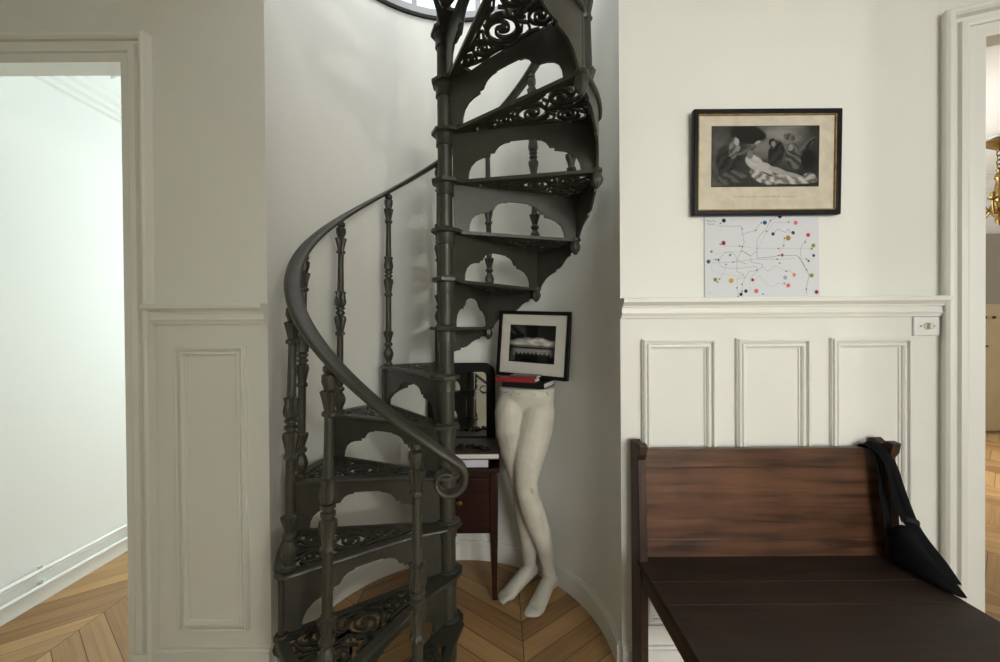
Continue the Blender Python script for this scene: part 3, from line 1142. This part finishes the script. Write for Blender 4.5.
# hips and lower torso, cut flat at the top
hc = pw(526.5, 395, 1.775)
def ring_at(cx, cy, z, a, b, rot=0.0, n=28, sq=1.0):
    out = []
    for i in range(n):
        q = 2 * PI * i / n
        x, y = a * math.cos(q), b * math.sin(q)
        out.append((cx + x * math.cos(rot) - y * math.sin(rot), cy + x * math.sin(rot) + y * math.cos(rot), z))
    return out
def loft(bm, rings):
    vr = [[bm.verts.new(p) for p in r] for r in rings]
    n = len(vr[0])
    for q in range(len(vr) - 1):
        for i in range(n):
            j = (i + 1) % n
            bm.faces.new([vr[q][i], vr[q][j], vr[q + 1][j], vr[q + 1][i]])
    bm.faces.new(list(reversed(vr[0])))
    bm.faces.new(vr[-1])
ZTOP = 0.950
rt = R(-14)
loft(bm, [ring_at(hc.x - 0.004, hc.y, 0.765, 0.030, 0.035, rt), ring_at(hc.x - 0.004, hc.y, 0.80, 0.070, 0.056, rt), ring_at(hc.x, hc.y + 0.004, 0.84, 0.105, 0.068, rt), ring_at(hc.x, hc.y + 0.004, 0.88, 0.124, 0.076, rt),
          ring_at(hc.x, hc.y, 0.92, 0.129, 0.082, rt), ring_at(hc.x, hc.y, ZTOP, 0.127, 0.080, rt)])
# front leg (right in the picture)
A = [(541, 397, 1.775, .058), (538.5, 410, 1.752, .074), (534.5, 430, 1.735, .081), (530, 450, 1.725, .074), (527, 468, 1.708, .062), (525.5, 482, 1.698, .051), (527, 494, 1.700, .049), (530.5, 506, 1.712, .052),
     (535.5, 520, 1.728, .053), (541, 535, 1.745, .047), (545, 550, 1.758, .037), (547.5, 565, 1.770, .0295), (549, 577, 1.778, .031), (550, 585, 1.780, .034)]
tube(bm, [pw(x, y, Y) for x, y, Y, r in A], [(r, r * 1.0) for x, y, Y, r in A], 20)
# rear leg
B = [(511, 397, 1.785, .056), (510, 410, 1.765, .070), (511.5, 430, 1.757, .074), (515, 450, 1.762, .068), (518, 468, 1.756, .056), (520.5, 482, 1.755, .049), (523, 496, 1.765, .047), (525, 510, 1.785, .050),
     (527, 524, 1.80, .050), (528.5, 538, 1.812, .044), (529, 552, 1.822, .035), (529.3, 563, 1.828, .030), (529.5, 571, 1.828, .031)]
tube(bm, [pw(x, y, Y) for x, y, Y, r in B], [(r, r) for x, y, Y, r in B], 20)
# feet: heel, instep, ball, toes
def foot(pts, medial):
    tube(bm, [p[0] for p in pts], [p[1] for p in pts], 20)
    base = pts[-3][0]
    d = pts[-2][0] - pts[3][0]
    d.z = 0
    d.normalize()
    sd = Vector((d.y, -d.x, 0)) * medial
    for i, (off, ln, r) in enumerate(((0.023, 0.058, .0125), (0.008, 0.060, .0105), (-0.005, 0.056, .0098), (-0.017, 0.049, .0092), (-0.028, 0.040, .0088))):
        p0 = Vector((base.x, base.y, 0.019)) + sd * off * 0.92
        p1 = p0 + d * ln * 0.6 + Vector((0, 0, 0.002))
        p2 = p0 + d * ln + Vector((0, 0, -0.006))
        tube(bm, [p0 - d * 0.01, p0 + d * ln * 0.3, p1, p2, p2 + d * 0.005], [r * 0.9, r, r, r * 0.85, r * 0.4], 12)


foot([(pw(555, 583, 1.80), (.018, .022)), (pw(553, 582, 1.79), (.027, .034)), (pw(549, 582, 1.765), (.031, .042)), (pw(545, 590, 1.735), (.033, .038)), (pw(541, 599, 1.70), (.035, .030)), (pw(536.5, 608, 1.665), (.038, .023)), (pw(534, 612, 1.648), (.033, .017)), (pw(532.8, 613.5, 1.640), (.026, .011))], 1)
foot([(pw(535, 573, 1.85), (.018, .020)), (pw(533, 571, 1.842), (.026, .032)), (pw(528.5, 572, 1.82), (.031, .040)), (pw(522, 579, 1.80), (.032, .036)), (pw(515, 587, 1.775), (.034, .029)), (pw(509, 594.5, 1.75), (.036, .022)), (pw(505.5, 598, 1.735), (.031, .016)), (pw(504.5, 599.5, 1.728), (.024, .010))], -1)
man = obj('mannequin_legs', bm, M_SHELL, None)
tag(man, 'chalky white mannequin legs standing in the niche with books on top', 'mannequin')
rm = man.modifiers.new('remesh', 'REMESH')
rm.mode = 'VOXEL'
rm.voxel_size = 0.0045
rm.use_smooth_shade = True
sm = man.modifiers.new('smooth', 'SMOOTH')
sm.factor = 0.5
sm.iterations = 6
# bake the modifiers so the figure is one plain continuous surface
dg = bpy.context.evaluated_depsgraph_get()
me2 = bpy.data.meshes.new_from_object(man.evaluated_get(dg))
man.modifiers.clear()
man.data = me2
zmin = min(v.co.z for v in me2.vertices)
zmax = max(v.co.z for v in me2.vertices)
for v in me2.vertices:
    if v.co.z < 0.006:
        v.co.z = 0.002 + max(0, v.co.z - zmin) * 0.05
    if v.co.z > zmax - 0.012:
        v.co.z = zmax
MTOP = zmax
for p in me2.polygons:
    p.use_smooth = True
# fixing holes near the cut edge, and the pink scuff on the knee
from mathutils.bvhtree import BVHTree
bvh = BVHTree.FromPolygons([v.co.copy() for v in me2.vertices], [tuple(p.vertices) for p in me2.polygons])
EYE = Vector((0, 0, 1.22))
def on_man(x, y):
    loc, nrm, idx, dist = bvh.ray_cast(EYE, (pw(x, y, 1.7) - EYE).normalized())
    return loc, nrm
bm = nb()
for (x, y) in ((505, 392.5), (508, 392), (511, 395), (514, 392), (519, 394), (534.5, 395), (546.5, 393), (547.5, 395)):
    c, nrm = on_man(x, y)
    if c is not None:
        lathe(bm, [(0.0028, -0.004), (0.0028, 0.0012)], 8, axis_mx=Matrix.Translation(c) @ nrm.to_track_quat('Z', 'Y').to_matrix().to_4x4())
obj('fixing_holes', bm, M_BROWN, man)
bm = nb()
ctr = None
ringv = []
for i in range(14):
    q = 2 * PI * i / 14
    c, nrm = on_man(531.7 + 1.9 * math.cos(q) + 0.8 * math.sin(q), 491.5 + 3.4 * math.sin(q))
    if c is not None:
        ringv.append(bm.verts.new(c + nrm * 0.0008))
if len(ringv) > 3:
    bm.faces.new(ringv)
scf = obj('scuff_patch', bm, M_PINK, man)
scf['label'] = 'pink scuff on the knee'
# books on the mannequin, framed photograph standing on them
b1 = book('book', 'black book lowest in the stack on the mannequin', (0.006, 1.783, MTOP + 0.001), R(-26), 0.205, 0.150, 0.026, M_BLACKM, M_PAPER, 'books on the mannequin')
b2 = book('book', 'bright red book on the black one on the mannequin', (-0.024, 1.777, MTOP + 0.0275), R(-23), 0.190, 0.078, 0.018, M_RED, M_PAPER, 'books on the mannequin')
b3 = book('book', 'thin dull red book topmost of the stack on the mannequin', (0.040, 1.758, MTOP + 0.046), R(-24), 0.130, 0.072, 0.011, M_REDD, M_PAPER, 'books on the mannequin')

FL = pw(496.5, 373, 1.885)
FRb = pw(568, 380, 1.742)
fw = (Vector((FRb.x, FRb.y, 0)) - Vector((FL.x, FL.y, 0))).length
fang = math.atan2(FRb.y - FL.y, FRb.x - FL.x)
fz0 = MTOP + 0.0440
fh = 0.313
FM = Matrix.Translation((FL.x, FL.y, fz0)) @ Matrix.Rotation(fang, 4, 'Z') @ Matrix.Rotation(R(2.6), 4, 'Y') @ Matrix.Rotation(R(-4.0), 4, 'X')
t = thing('framed_photograph', 'black framed monochrome seascape photograph standing on the mannequin books', 'picture', (FL.x, FL.y, fz0))
bm = nb()
fb_ = 0.017
prism(bm, [[(0, 0), (fw, 0), (fw, fh), (0, fh)], [(fb_, fb_), (fw - fb_, fb_), (fw - fb_, fh - fb_), (fb_, fh - fb_)]], lambda u, v: FM @ Vector((u, -0.012, v)), lambda u, v: FM @ Vector((u, 0.018, v)))
obj('frame', bm, M_BLACK, t, bevel=0.002)
bm = nb()
box(bm, fb_ * 0.6, -0.004, fb_ * 0.6, fw - fb_ * 0.6, 0.010, fh - fb_ * 0.6, FM)
obj('mount', bm, M_MAT, t)

def fbm(x, y, s=0):
    v, a, f = 0, 0.5, 1.0
    for _ in range(5):
        v += a * noise.noise(Vector((x * f, y * f, s + 3.7 * f)))
        f *= 2.05
        a *= 0.5
    return v


def sstep(a, b, x):
    t = max(0, min(1, (x - a) / (b - a)))
    return t * t * (3 - 2 * t)


def seascape(u, v):
    vign = sstep(0, 0.22, u) * sstep(0, 0.2, 1 - u)
    sky = 0.006
    # bright cloud bank
    base = 0.42 - 0.10 * math.sin(PI * min(1, max(0, (u - 0.1) / 0.9))) + 0.09 * fbm(u * 5, v * 5, 2)
    cl = sstep(base - 0.03, base + 0.07, v) * (1 - sstep(0.50, 0.58, v))
    g = sky + cl * (0.42 + 0.5 * fbm(u * 7, v * 9, 5)) * (0.35 + 0.65 * vign)
    g = max(g, sky)
    # dark band, pale water
    wtr = sstep(0.60, 0.66, v) * (1 - sstep(0.74, 0.90, v))
    g += wtr * (0.20 + 0.12 * fbm(u * 3, v * 30, 9)) * vign
    g += sstep(0.555, 0.57, v) * (1 - sstep(0.57, 0.60, v)) * 0.12 * vign
    sk = 0.80 + 0.05 * fbm(u * 18, 1.0, 3) + 0.02 * math.sin(u * 70)
    if sk - 0.045 + 0.04 * fbm(u * 40, 2, 1) < v < 0.865 and 0.14 < u < 0.9:
        g *= 0.12
    g *= 1 - 0.75 * sstep(0.88, 0.97, v)
    g = max(0.0035, g * 1.25 - 0.006)
    return (g, g * 0.97, g * 0.88)


pl, pr, pt, pb = 0.135, 0.205, 0.205, 0.255
pw_, ph_ = fw * (1 - 0.17 - 0.19), fh * (1 - 0.205 - 0.23)
grid_picture('photo_print', pw_, ph_, 150, 110, seascape, lambda x, z: FM @ Vector((fw * 0.17 + x, -0.0048, fh * 0.225 + z)), t)
bm = nb()
box(bm, fb_ * 0.8, -0.0085, fb_ * 0.8, fw - fb_ * 0.8, -0.0070, fh - fb_ * 0.8, FM)
obj('glass', bm, M_PGLASS, t)

# ------------------------------------------------------------------ framed engraving and the drawn map on the right wall
EX0, EX1, EZ0, EZ1 = 0.668, 1.177, 1.604, 1.965
t = thing('framed_engraving', 'old engraving in a worn black frame hanging on the right wall', 'picture', ((EX0 + EX1) / 2, WY, EZ0))
bm = nb()
fb_ = 0.0175
EM = Matrix.Translation((EX0, WY - 0.006, EZ0)) @ Matrix.Rotation(R(1.2), 4, 'X')
ew, eh = EX1 - EX0, EZ1 - EZ0
prism(bm, [[(0, 0), (ew, 0), (ew, eh), (0, eh)], [(fb_, fb_), (ew - fb_, fb_), (ew - fb_, eh - fb_), (fb_, eh - fb_)]], lambda u, v: EM @ Vector((u, -0.020, v)), lambda u, v: EM @ Vector((u, 0.0, v)))
obj('frame', bm, M_BLACK, t, bevel=0.004)
bm = nb()
g0, g1 = 0.0165, 0.0205
prism(bm, [[(g0, g0), (ew - g0, g0), (ew - g0, eh - g0), (g0, eh - g0)], [(g1, g1), (ew - g1, g1), (ew - g1, eh - g1), (g1, eh - g1)]], lambda u, v: EM @ Vector((u, -0.017, v)), lambda u, v: EM @ Vector((u, -0.004, v)))
obj('gilt_slip', bm, M_GOLD, t)
bm = nb()
box(bm, 0.018, -0.010, 0.018, ew - 0.018, -0.002, eh - 0.018, EM)
obj('paper_sheet', bm, M_OLD, t)


def engraving(u, v):
    """generic baroque print: dusky hills and sky, figures in drapery, a long pale cloth across the foreground"""
    g = 0.040 + 0.05 * fbm(u * 3, v * 3, 11)
    sky = sstep(0.66, 0.30, v) * sstep(0.28, 0.42, u) * sstep(0.98, 0.75, u)
    g += sky * (0.07 + 0.22 * max(0, 0.3 + fbm(u * 4, v * 7, 4)))
    rock = sstep(0.28, 0.05, u + 0.10 * fbm(u * 3, v * 4, 6))
    g = g * (1 - 0.4 * rock) + rock * 0.055 * (1 + 1.6 * fbm(u * 8, v * 8, 1))

    def ell(cx, cy, rx, ry, rot=0.0):
        dx, dy = (u - cx) * 1.78, (v - cy)
        c, s = math.cos(rot), math.sin(rot)
        x, y = dx * c + dy * s, -dx * s + dy * c
        return sstep(1.10, 0.90, math.hypot(x / rx, y / ry) + 0.16 * fbm(u * 16, v * 12, 2))

    def put(m, val):
        nonlocal g
        g = g * (1 - m) + val * m
    fold = max(0, min(1, 0.5 + 0.5 * math.sin(60 * u + 34 * v + 9 * fbm(u * 6, v * 6, 8))))
    fold2 = max(0, min(1, 0.5 + 0.5 * math.sin(52 * u - 40 * v + 8 * fbm(u * 7, v * 5, 18))))
    put(ell(0.34, 0.13, 0.30, 0.16, 0.2), 0.018)                       # dark foliage
    put(ell(0.17, 0.62, 0.22, 0.30, -0.25), 0.018 + 0.03 * fold)       # seated figure in a dark cloak
    put(ell(0.20, 0.84, 0.26, 0.11, -0.25), 0.035 + 0.09 * fold2)
    put(ell(0.21, 0.36, 0.085, 0.17, 0.15), 0.07 + 0.16 * fold)        # its veil
    put(ell(0.235, 0.26, 0.040, 0.060), 0.42)
    put(ell(0.245, 0.36, 0.04, 0.05), 0.26)
    put(ell(0.33, 0.40, 0.17, 0.045, -0.45), 0.05 + 0.10 * fold)       # an outstretched sleeve and hand
    put(ell(0.43, 0.27, 0.055, 0.022, -0.4), 0.38)
    put(ell(0.60, 0.45, 0.13, 0.22, 0.2), 0.015 + 0.03 * fold)         # a dark standing figure
    put(ell(0.565, 0.27, 0.060, 0.065), 0.020)
    put(ell(0.575, 0.30, 0.036, 0.050), 0.24)
    put(ell(0.76, 0.50, 0.13, 0.22, -0.2), 0.03 + 0.12 * fold2)        # a kneeling one
    put(ell(0.735, 0.36, 0.040, 0.055), 0.28)
    put(ell(0.72, 0.19, 0.10, 0.06, 0.3), 0.05 + 0.10 * fold)
    put(ell(0.88, 0.33, 0.20, 0.05, -0.75), 0.12 * fold + 0.01)
    put(ell(0.90, 0.55, 0.12, 0.16, 0.0), 0.014)
    put(ell(0.50, 0.82, 0.26, 0.13, 0.35), 0.12 + 0.42 * fold)         # the pale cloth
    put(ell(0.72, 0.88, 0.42, 0.075, 0.05), 0.16 + 0.44 * fold2)
    put(ell(0.92, 0.86, 0.12, 0.08, 0.3), 0.10 + 0.40 * fold)
    put(ell(0.40, 0.60, 0.16, 0.11, 0.55), 0.40 + 0.12 * fold2)        # a reclining form
    put(ell(0.50, 0.70, 0.14, 0.09, 0.45), 0.46)
    put(ell(0.62, 0.74, 0.17, 0.050, 0.35), 0.36)
    put(ell(0.74, 0.80, 0.16, 0.032, 0.22), 0.34)
    put(ell(0.52, 0.79, 0.12, 0.012, 0.4), 0.06)
    put(ell(0.36, 0.47, 0.05, 0.07), 0.20)
    g *= 0.90 + 0.10 * math.sin(v * 260)
    edge = min(u, 1 - u) < 0.006 or min(v, 1 - v) < 0.01
    g = max(0.008, g)
    if edge:
        g = 0.012
    return (g, g * 0.97, g * 0.9)


grid_picture('engraved_print', 0.372, 0.208, 250, 140, engraving, lambda x, z: EM @ Vector((0.065 + x, -0.0106, 0.098 + z)), t)
bm = nb()      # faded caption under the print, too faint to read: short ink strokes
x = 0.145
for i in range(46):
    wch = random.choice((0.0026, 0.0030, 0.0036))
    if i not in (9, 13, 18, 28, 32, 35):
        hgt = random.choice((0.004, 0.005, 0.006))
        box(bm, x, -0.0104, 0.062, x + wch * 0.35, -0.0100, 0.062 + hgt, EM)
        if i % 2:
            box(bm, x, -0.0104, 0.062 + hgt * 0.45, x + wch * 0.8, -0.0100, 0.0635 + hgt * 0.45, EM)
    x += wch + 0.0016
obj('faded_caption', bm, mat('faded_ink', (0.30, 0.27, 0.21), 0.8), t)
bm = nb()
box(bm, 0.0215, -0.0165, 0.0215, ew - 0.0215, -0.0155, eh - 0.0215, EM)
obj('glass', bm, M_PGLASS, t)

# the hand-drawn map: coordinates in a 1000 x 654 crop, sheet from (42, 20) to (912, 632)
INK = lin(95, 95, 105)
lines = [
    ([(150, 85), (168, 95), (320, 95), (328, 115), (332, 160), (345, 220), (328, 262), (322, 285)], .9), ([(332, 160), (350, 150), (430, 128), (475, 70)], .9),
    ([(185, 235), (205, 245), (320, 248), (440, 265), (560, 265), (860, 270)], .5), ([(110, 300), (300, 290), (325, 280)], .4),
    ([(325, 280), (395, 320), (440, 285), (440, 215), (450, 185), (480, 150), (515, 110), (545, 55), (585, 28)], .9), ([(440, 275), (500, 170), (570, 68), (680, 68)], .5),
    ([(440, 285), (443, 340), (560, 330), (605, 320), (740, 320), (775, 345), (815, 430), (835, 470), (812, 575), (815, 610)], 1.2),
    ([(565, 155), (598, 120), (660, 145), (682, 118), (695, 150)], 1.0), ([(680, 165), (650, 190), (645, 245), (610, 290)], .8),
    ([(815, 195), (808, 220), (775, 260), (772, 330)], .9), ([(85, 350), (145, 348), (165, 330), (200, 295), (235, 285), (275, 310), (288, 350), (288, 440), (340, 460), (345, 490), (330, 530), (326, 590)], .8),
    ([(95, 372), (260, 366), (400, 350), (590, 348), (720, 345)], .7), ([(155, 365), (160, 395), (200, 410), (280, 418), (430, 400), (445, 425), (440, 432)], .8),
    ([(270, 360), (360, 382), (300, 355)], .6), ([(325, 285), (300, 320), (288, 360)], 1.0), ([(322, 280), (390, 322), (398, 370), (480, 385), (482, 405), (440, 432), (380, 440), (350, 490)], 1.0),
    ([(480, 400), (520, 438), (545, 430), (575, 395), (660, 440), (690, 435), (720, 465)], .6), ([(395, 485), (440, 440)], .7), ([(90, 390), (100, 430), (160, 455), (280, 470), (345, 462)], .4),
    ([(205, 370), (195, 440), (155, 495), (140, 518)], .5), ([(280, 495), (330, 470), (345, 462)], .6), ([(288, 560), (290, 500), (345, 485)], .7), ([(288, 560), (300, 625)], .7),
    ([(410, 520), (460, 470), (520, 550), (560, 555), (600, 530), (660, 545)], .5), ([(388, 590), (388, 480)], .4), ([(835, 360), (780, 340)], .4), ([(835, 470), (815, 430), (755, 330)], 1.2), ([(880, 340), (820, 355)], .4),
]
TEAL, BLUE, PINKC, REDC, GRN, OCH, MAR = lin(22, 60, 72), lin(30, 80, 110), lin(215, 110, 112), lin(190, 45, 60), lin(120, 130, 50), lin(205, 150, 40), lin(140, 30, 70)
dots = [(190, 52, 17, TEAL), (502, 70, 17, BLUE), (617, 22, 17, lin(15, 50, 50)), (737, 72, 17, PINKC), (564, 156, 14, TEAL), (717, 148, 15, lin(20, 75, 80)), (679, 188, 20, lin(165, 120, 50)), (831, 166, 16, REDC),
        (187, 222, 18, MAR), (870, 246, 16, GRN), (857, 270, 9, GRN), (95, 286, 11, GRN), (871, 322, 12, lin(25, 60, 90)), (72, 362, 16, BLUE), (148, 350, 10, lin(80, 95, 45)), (832, 363, 10, lin(85, 100, 40)), (632, 317, 13, lin(150, 85, 70)),
        (237, 313, 11, lin(120, 130, 145)), (123, 499, 16, GRN), (244, 508, 19, OCH), (722, 467, 14, lin(210, 130, 40)), (854, 473, 17, lin(135, 140, 55)), (654, 488, 17, lin(150, 170, 190)), (406, 503, 13, MAR), (676, 548, 17, PINKC),
        (434, 588, 18, PINKC), (355, 588, 15, TEAL), (318, 612, 14, lin(20, 40, 60)), (890, 599, 16, MAR)]
for (x, y) in ((165, 72), (328, 115), (475, 70), (432, 128), (545, 55), (515, 135), (684, 68), (650, 190), (645, 245), (603, 267), (605, 320), (808, 220), (310, 246), (330, 250), (162, 232), (595, 348), (612, 378), (815, 348), (662, 440), (127, 347), (260, 368),
               (815, 430), (812, 577), (140, 518), (156, 495), (288, 563), (326, 590), (295, 628), (484, 612), (205, 385), (325, 535), (646, 530), (440, 432)):
    dots.append((x, y, 6, lin(45, 45, 55)))
NXM, NYM = 300, 208
buf = [[lin(214, 216, 220) for i in range(NXM + 1)] for j in range(NYM + 1)]
def crop_to_g(x, y):
    return ((x - 42) / 870 * NXM, (y - 20) / 612 * NYM)
def blend(i, j, c, a):
    if 0 <= i <= NXM and 0 <= j <= NYM and a > 0:
        o = buf[j][i]
        buf[j][i] = tuple(o[k] * (1 - a) + c[k] * a for k in range(3))
def seg(p, q, strength, c=INK, hwid=0.75):
    x0, y0 = crop_to_g(*p)
    x1, y1 = crop_to_g(*q)
    for j in range(int(min(y0, y1)) - 2, int(max(y0, y1)) + 3):
        for i in range(int(min(x0, x1)) - 2, int(max(x0, x1)) + 3):
            L2 = (x1 - x0) ** 2 + (y1 - y0) ** 2 + 1e-9
            t_ = max(0, min(1, ((i - x0) * (x1 - x0) + (j - y0) * (y1 - y0)) / L2))
            d = math.hypot(i - x0 - t_ * (x1 - x0), j - y0 - t_ * (y1 - y0))
            blend(i, j, c, max(0, min(1, 1.2 - d / hwid)) * min(1, strength * 0.75))
for pts_, s_ in lines:
    for p_, q_ in zip(pts_, pts_[1:]):
        seg(p_, q_, s_)
for (x, y, r, c) in dots:
    cx, cy = crop_to_g(x, y)
    rg = r / 870 * NXM * 0.92
    for j in range(int(cy - rg) - 2, int(cy + rg) + 3):
        for i in range(int(cx - rg) - 2, int(cx + rg) + 3):
            blend(i, j, c, max(0, min(1, rg + 0.5 - math.hypot(i - cx, j - cy))))
# two short handwritten words in the top left corner, only partly legible in the photograph
hand = [[(58, 62), (60, 42), (66, 54), (73, 42), (75, 62)], [(80, 62), (84, 50), (90, 62), (82, 58)], [(95, 62), (96, 51), (101, 50)], [(107, 62), (108, 44)], [(103, 50), (112, 50)], [(115, 62), (119, 51), (125, 62), (116, 58)],
        [(62, 82), (62, 68), (68, 70)], [(74, 84), (75, 75), (80, 84), (81, 75)], [(86, 84), (86, 75), (92, 76), (92, 84)], [(97, 84), (102, 74), (106, 84)], [(112, 84), (113, 70)], [(118, 84), (124, 82)]]
for st in hand:
    for p_, q_ in zip(st, st[1:]):
        seg(p_, q_, 0.9, INK, 0.6)
for st in ([(60, 598), (95, 598)], [(60, 606), (90, 606)]):
    seg(st[0], st[1], 0.35, INK, 0.8)

MX0, MX1, MZ0, MZ1 = 0.7175, 1.1165, 1.323, 1.605
mp_ = grid_picture('drawn_map', MX1 - MX0, MZ1 - MZ0, NXM, NYM, lambda u, v: buf[min(NYM, round(v * NYM))][min(NXM, round(u * NXM))],
                   lambda x, z: (MX0 + x, WY - 0.003 - 0.004 * (x / 0.4) * (1 - z / 0.29), MZ0 + z), None)
sol = mp_.modifiers.new('thickness', 'SOLIDIFY')
sol.thickness = 0.0006
tag(mp_, 'hand drawn network map with coloured dots on white paper just below the engraving', 'drawing')

# light switch
t = thing('light_switch', 'white toggle light switch plate beside the right doorway', 'switch', (1.492, WY, 1.22))
bm = nb()
box(bm, 1.446, WY - 0.010, 1.183, 1.534, WY, 1.250)
obj('plate', bm, M_PLASTIC, t, bevel=0.003)
bm = nb()
lathe(bm, [(0.013, 0), (0.013, 0.003), (0.010, 0.004)], 16, axis_mx=Matrix.Translation((1.490, WY - 0.010, 1.2165)) @ Matrix.Rotation(PI / 2, 4, 'X'))
rs = obj('rosette', bm, M_CREAMP, t)
bm = nb()
box(bm, 1.485, WY - 0.026, 1.206, 1.498, WY - 0.010, 1.228)
obj('toggle', bm, M_CREAMP, t, bevel=0.003)
for x in (1.467, 1.513):
    bm = nb()
    lathe(bm, [(0.0035, 0), (0.0035, 0.002), (0.002, 0.0025)], 10, axis_mx=Matrix.Translation((x, WY - 0.010, 1.2165)) @ Matrix.Rotation(PI / 2, 4, 'X'))
    obj('screw', bm, M_STEEL, t)

# ------------------------------------------------------------------ bench
BX0, BX1 = 0.453, 1.312
SZ = 0.450
YF = 0.835
t = thing('wooden_bench', 'old dark wooden bench with panelled back against the right wall', 'bench', ((BX0 + BX1) / 2, 1.1, 0))
def post(x0, x1, name):
    """board end with a notched fishtail head, profile in (y, z)"""
    lp = [(1.268, 0), (1.345, 0), (1.352, 0.45), (1.352, 0.785), (1.357, 0.828), (1.335, 0.836), (1.312, 0.822), (1.290, 0.836), (1.266, 0.832), (1.272, 0.800), (1.285, 0.780), (1.266, 0.45)]
    bm = nb()
    prism(bm, [lp], lambda u, v: (x0, u, v), lambda u, v: (x1, u, v))
    return obj(name, bm, M_PEWZ, t, bevel=0.003)
post(BX0, BX0 + 0.028, 'back_post')
post(BX1 - 0.028, BX1, 'back_post')
tilt = (1.322 - 1.294) / (0.813 - 0.45)
def yb(z):
    return 1.294 + tilt * (z - 0.45)
def slab(bm, x0, x1, z0, z1, off0, th):
    vs = [bm.verts.new((x, yb(z) + o, z)) for z in (z0, z1) for o in (off0, off0 + th) for x in (x0, x1)]
    for f in ((0, 2, 3, 1), (4, 5, 7, 6), (0, 1, 5, 4), (2, 6, 7, 3), (0, 4, 6, 2), (1, 3, 7, 5)):
        bm.faces.new([vs[i] for i in f])
px0, px1 = BX0 + 0.026, BX1 - 0.026
bm = nb()
slab(bm, px0, px1, 0.738, 0.803, 0.0, 0.026)
obj('top_rail', bm, M_PEW, t, bevel=0.004)
bm = nb()
slab(bm, px0, px1, 0.500, 0.745, 0.006, 0.012)
obj('back_panel', bm, M_PEW, t)
bm = nb()
slab(bm, px0, px1, 0.440, 0.506, 0.0, 0.026)
obj('bottom_rail', bm, M_PEW, t, bevel=0.0012)
# seat: three planks
ys = [(YF, 1.068), (1.0695, 1.166), (1.1675, 1.302)]
for (y0, y1) in ys:
    bm = nb()
    box(bm, BX0 + (0.0 if y1 < 1.26 else 0.0), y0, SZ - 0.024, BX1 - 0.022, min(y1, 1.296), SZ)
    obj('seat_plank', bm, M_SEAT, t, bevel=0.001)
for x0 in (BX0 + 0.006, BX1 - 0.044):
    bm = nb()
    box(bm, x0, YF + 0.02, 0.372, x0 + 0.022, 1.27, SZ - 0.024)
    obj('side_apron', bm, M_APRON, t, bevel=0.002)
bm = nb()
box(bm, BX0 + 0.03, YF + 0.02, 0.36, BX1 - 0.05, YF + 0.042, SZ - 0.024)
obj('front_apron', bm, M_PEW, t, bevel=0.002)
for x0 in (BX0 + 0.004, BX1 - 0.066):
    bm = nb()
    box(bm, x0, YF + 0.016, 0, x0 + 0.044, YF + 0.060, SZ - 0.024)
    obj('leg', bm, M_PEWZ, t, bevel=0.003)

# ------------------------------------------------------------------ black shoulder bag on the bench end
t = thing('shoulder_bag', 'black cloth shoulder bag slumped on the bench end, strap over the back', 'bag', (1.265, 1.2, SZ))
bm = nb()
prof = [(1.272, .452, .03), (1.278, .52, .03), (1.262, .575, .022), (1.238, .588, .018), (1.205, .560, .026), (1.165, .520, .030), (1.125, .488, .026), (1.090, .462, .016), (1.080, .4525, .010)]
rows = []
cx = 1.272
low = .4525
for (y, z, hwid) in prof:
    rows.append((y, z, hwid))
rings = []
for i in range(9):
    y = 1.262 - (1.262 - 1.080) * i / 8
    top = [.560, .588, .584, .562, .538, .515, .495, .474, .456][i]
    w = [.022, .038, .042, .042, .040, .036, .030, .022, .011][i]
    xc = 1.276 + 0.022 * i / 8
    mid = (top + low) / 2
    hgt = max(0.002, (top - low) / 2)
    ring = []
    for k in range(14):
        a = 2 * PI * k / 14
        ca, sa = math.cos(a), math.sin(a)
        ring.append((xc + w * math.copysign(abs(ca) ** 0.7, ca) * (0.75 - 0.25 * sa) / 0.9, y + 0.004 * math.sin(3 * a + i), mid + hgt * math.copysign(abs(sa) ** 0.7, sa)))
    rings.append(ring)
loft(bm, rings)
bag = obj('bag_body', bm, M_FABRIC, t, smooth=True, sharp=80)
ss = bag.modifiers.new('subdivision', 'SUBSURF')
ss.levels = 2
ss.render_levels = 2
def strap(pts, w=0.011):
    bm = nb()
    P = []
    n = len(pts)
    for i in range(n - 1):
        for q in range(6):
            f = q / 6
            p0, p1, p2, p3 = (Vector(pts[max(i - 1, 0)]), Vector(pts[i]), Vector(pts[i + 1]), Vector(pts[min(i + 2, n - 1)]))
            P.append(0.5 * ((2 * p1) + (p2 - p0) * f + (2 * p0 - 5 * p1 + 4 * p2 - p3) * f * f + (3 * p1 - p0 - 3 * p2 + p3) * f ** 3))
    P.append(Vector(pts[-1]))
    tube(bm, P, [(w, 0.0025)] * len(P), 8, up=(0, -1, 0.01))
    return obj('strap', bm, M_FABRIC, t, smooth=True, sharp=60)
strap([(1.250, 1.354, .70), (1.250, 1.350, .79), (1.250, 1.330, .812), (1.252, 1.300, .806), (1.256, 1.286, .76), (1.262, 1.276, .65), (1.266, 1.262, .53)], 0.013)
strap([(1.262, 1.352, .72), (1.260, 1.346, .79), (1.256, 1.326, .818), (1.256, 1.292, .808), (1.262, 1.258, .770), (1.274, 1.252, .690), (1.296, 1.244, .605), (1.300, 1.205, .566), (1.302, 1.165, .532), (1.298, 1.115, .486)], 0.014)
strap([(1.266, 1.350, .79), (1.264, 1.326, .8225), (1.264, 1.290, .812), (1.272, 1.256, .770), (1.296, 1.248, .680), (1.322, 1.238, .590), (1.320, 1.205, .552), (1.314, 1.15, .512), (1.304, 1.105, .478)], 0.012)
bm = nb()
tube(bm, [(1.296, 1.246, .596), (1.332, 1.240, .584)], 0.012, 10)
obj('strap_ring', bm, M_BLACKM, t, smooth=True)
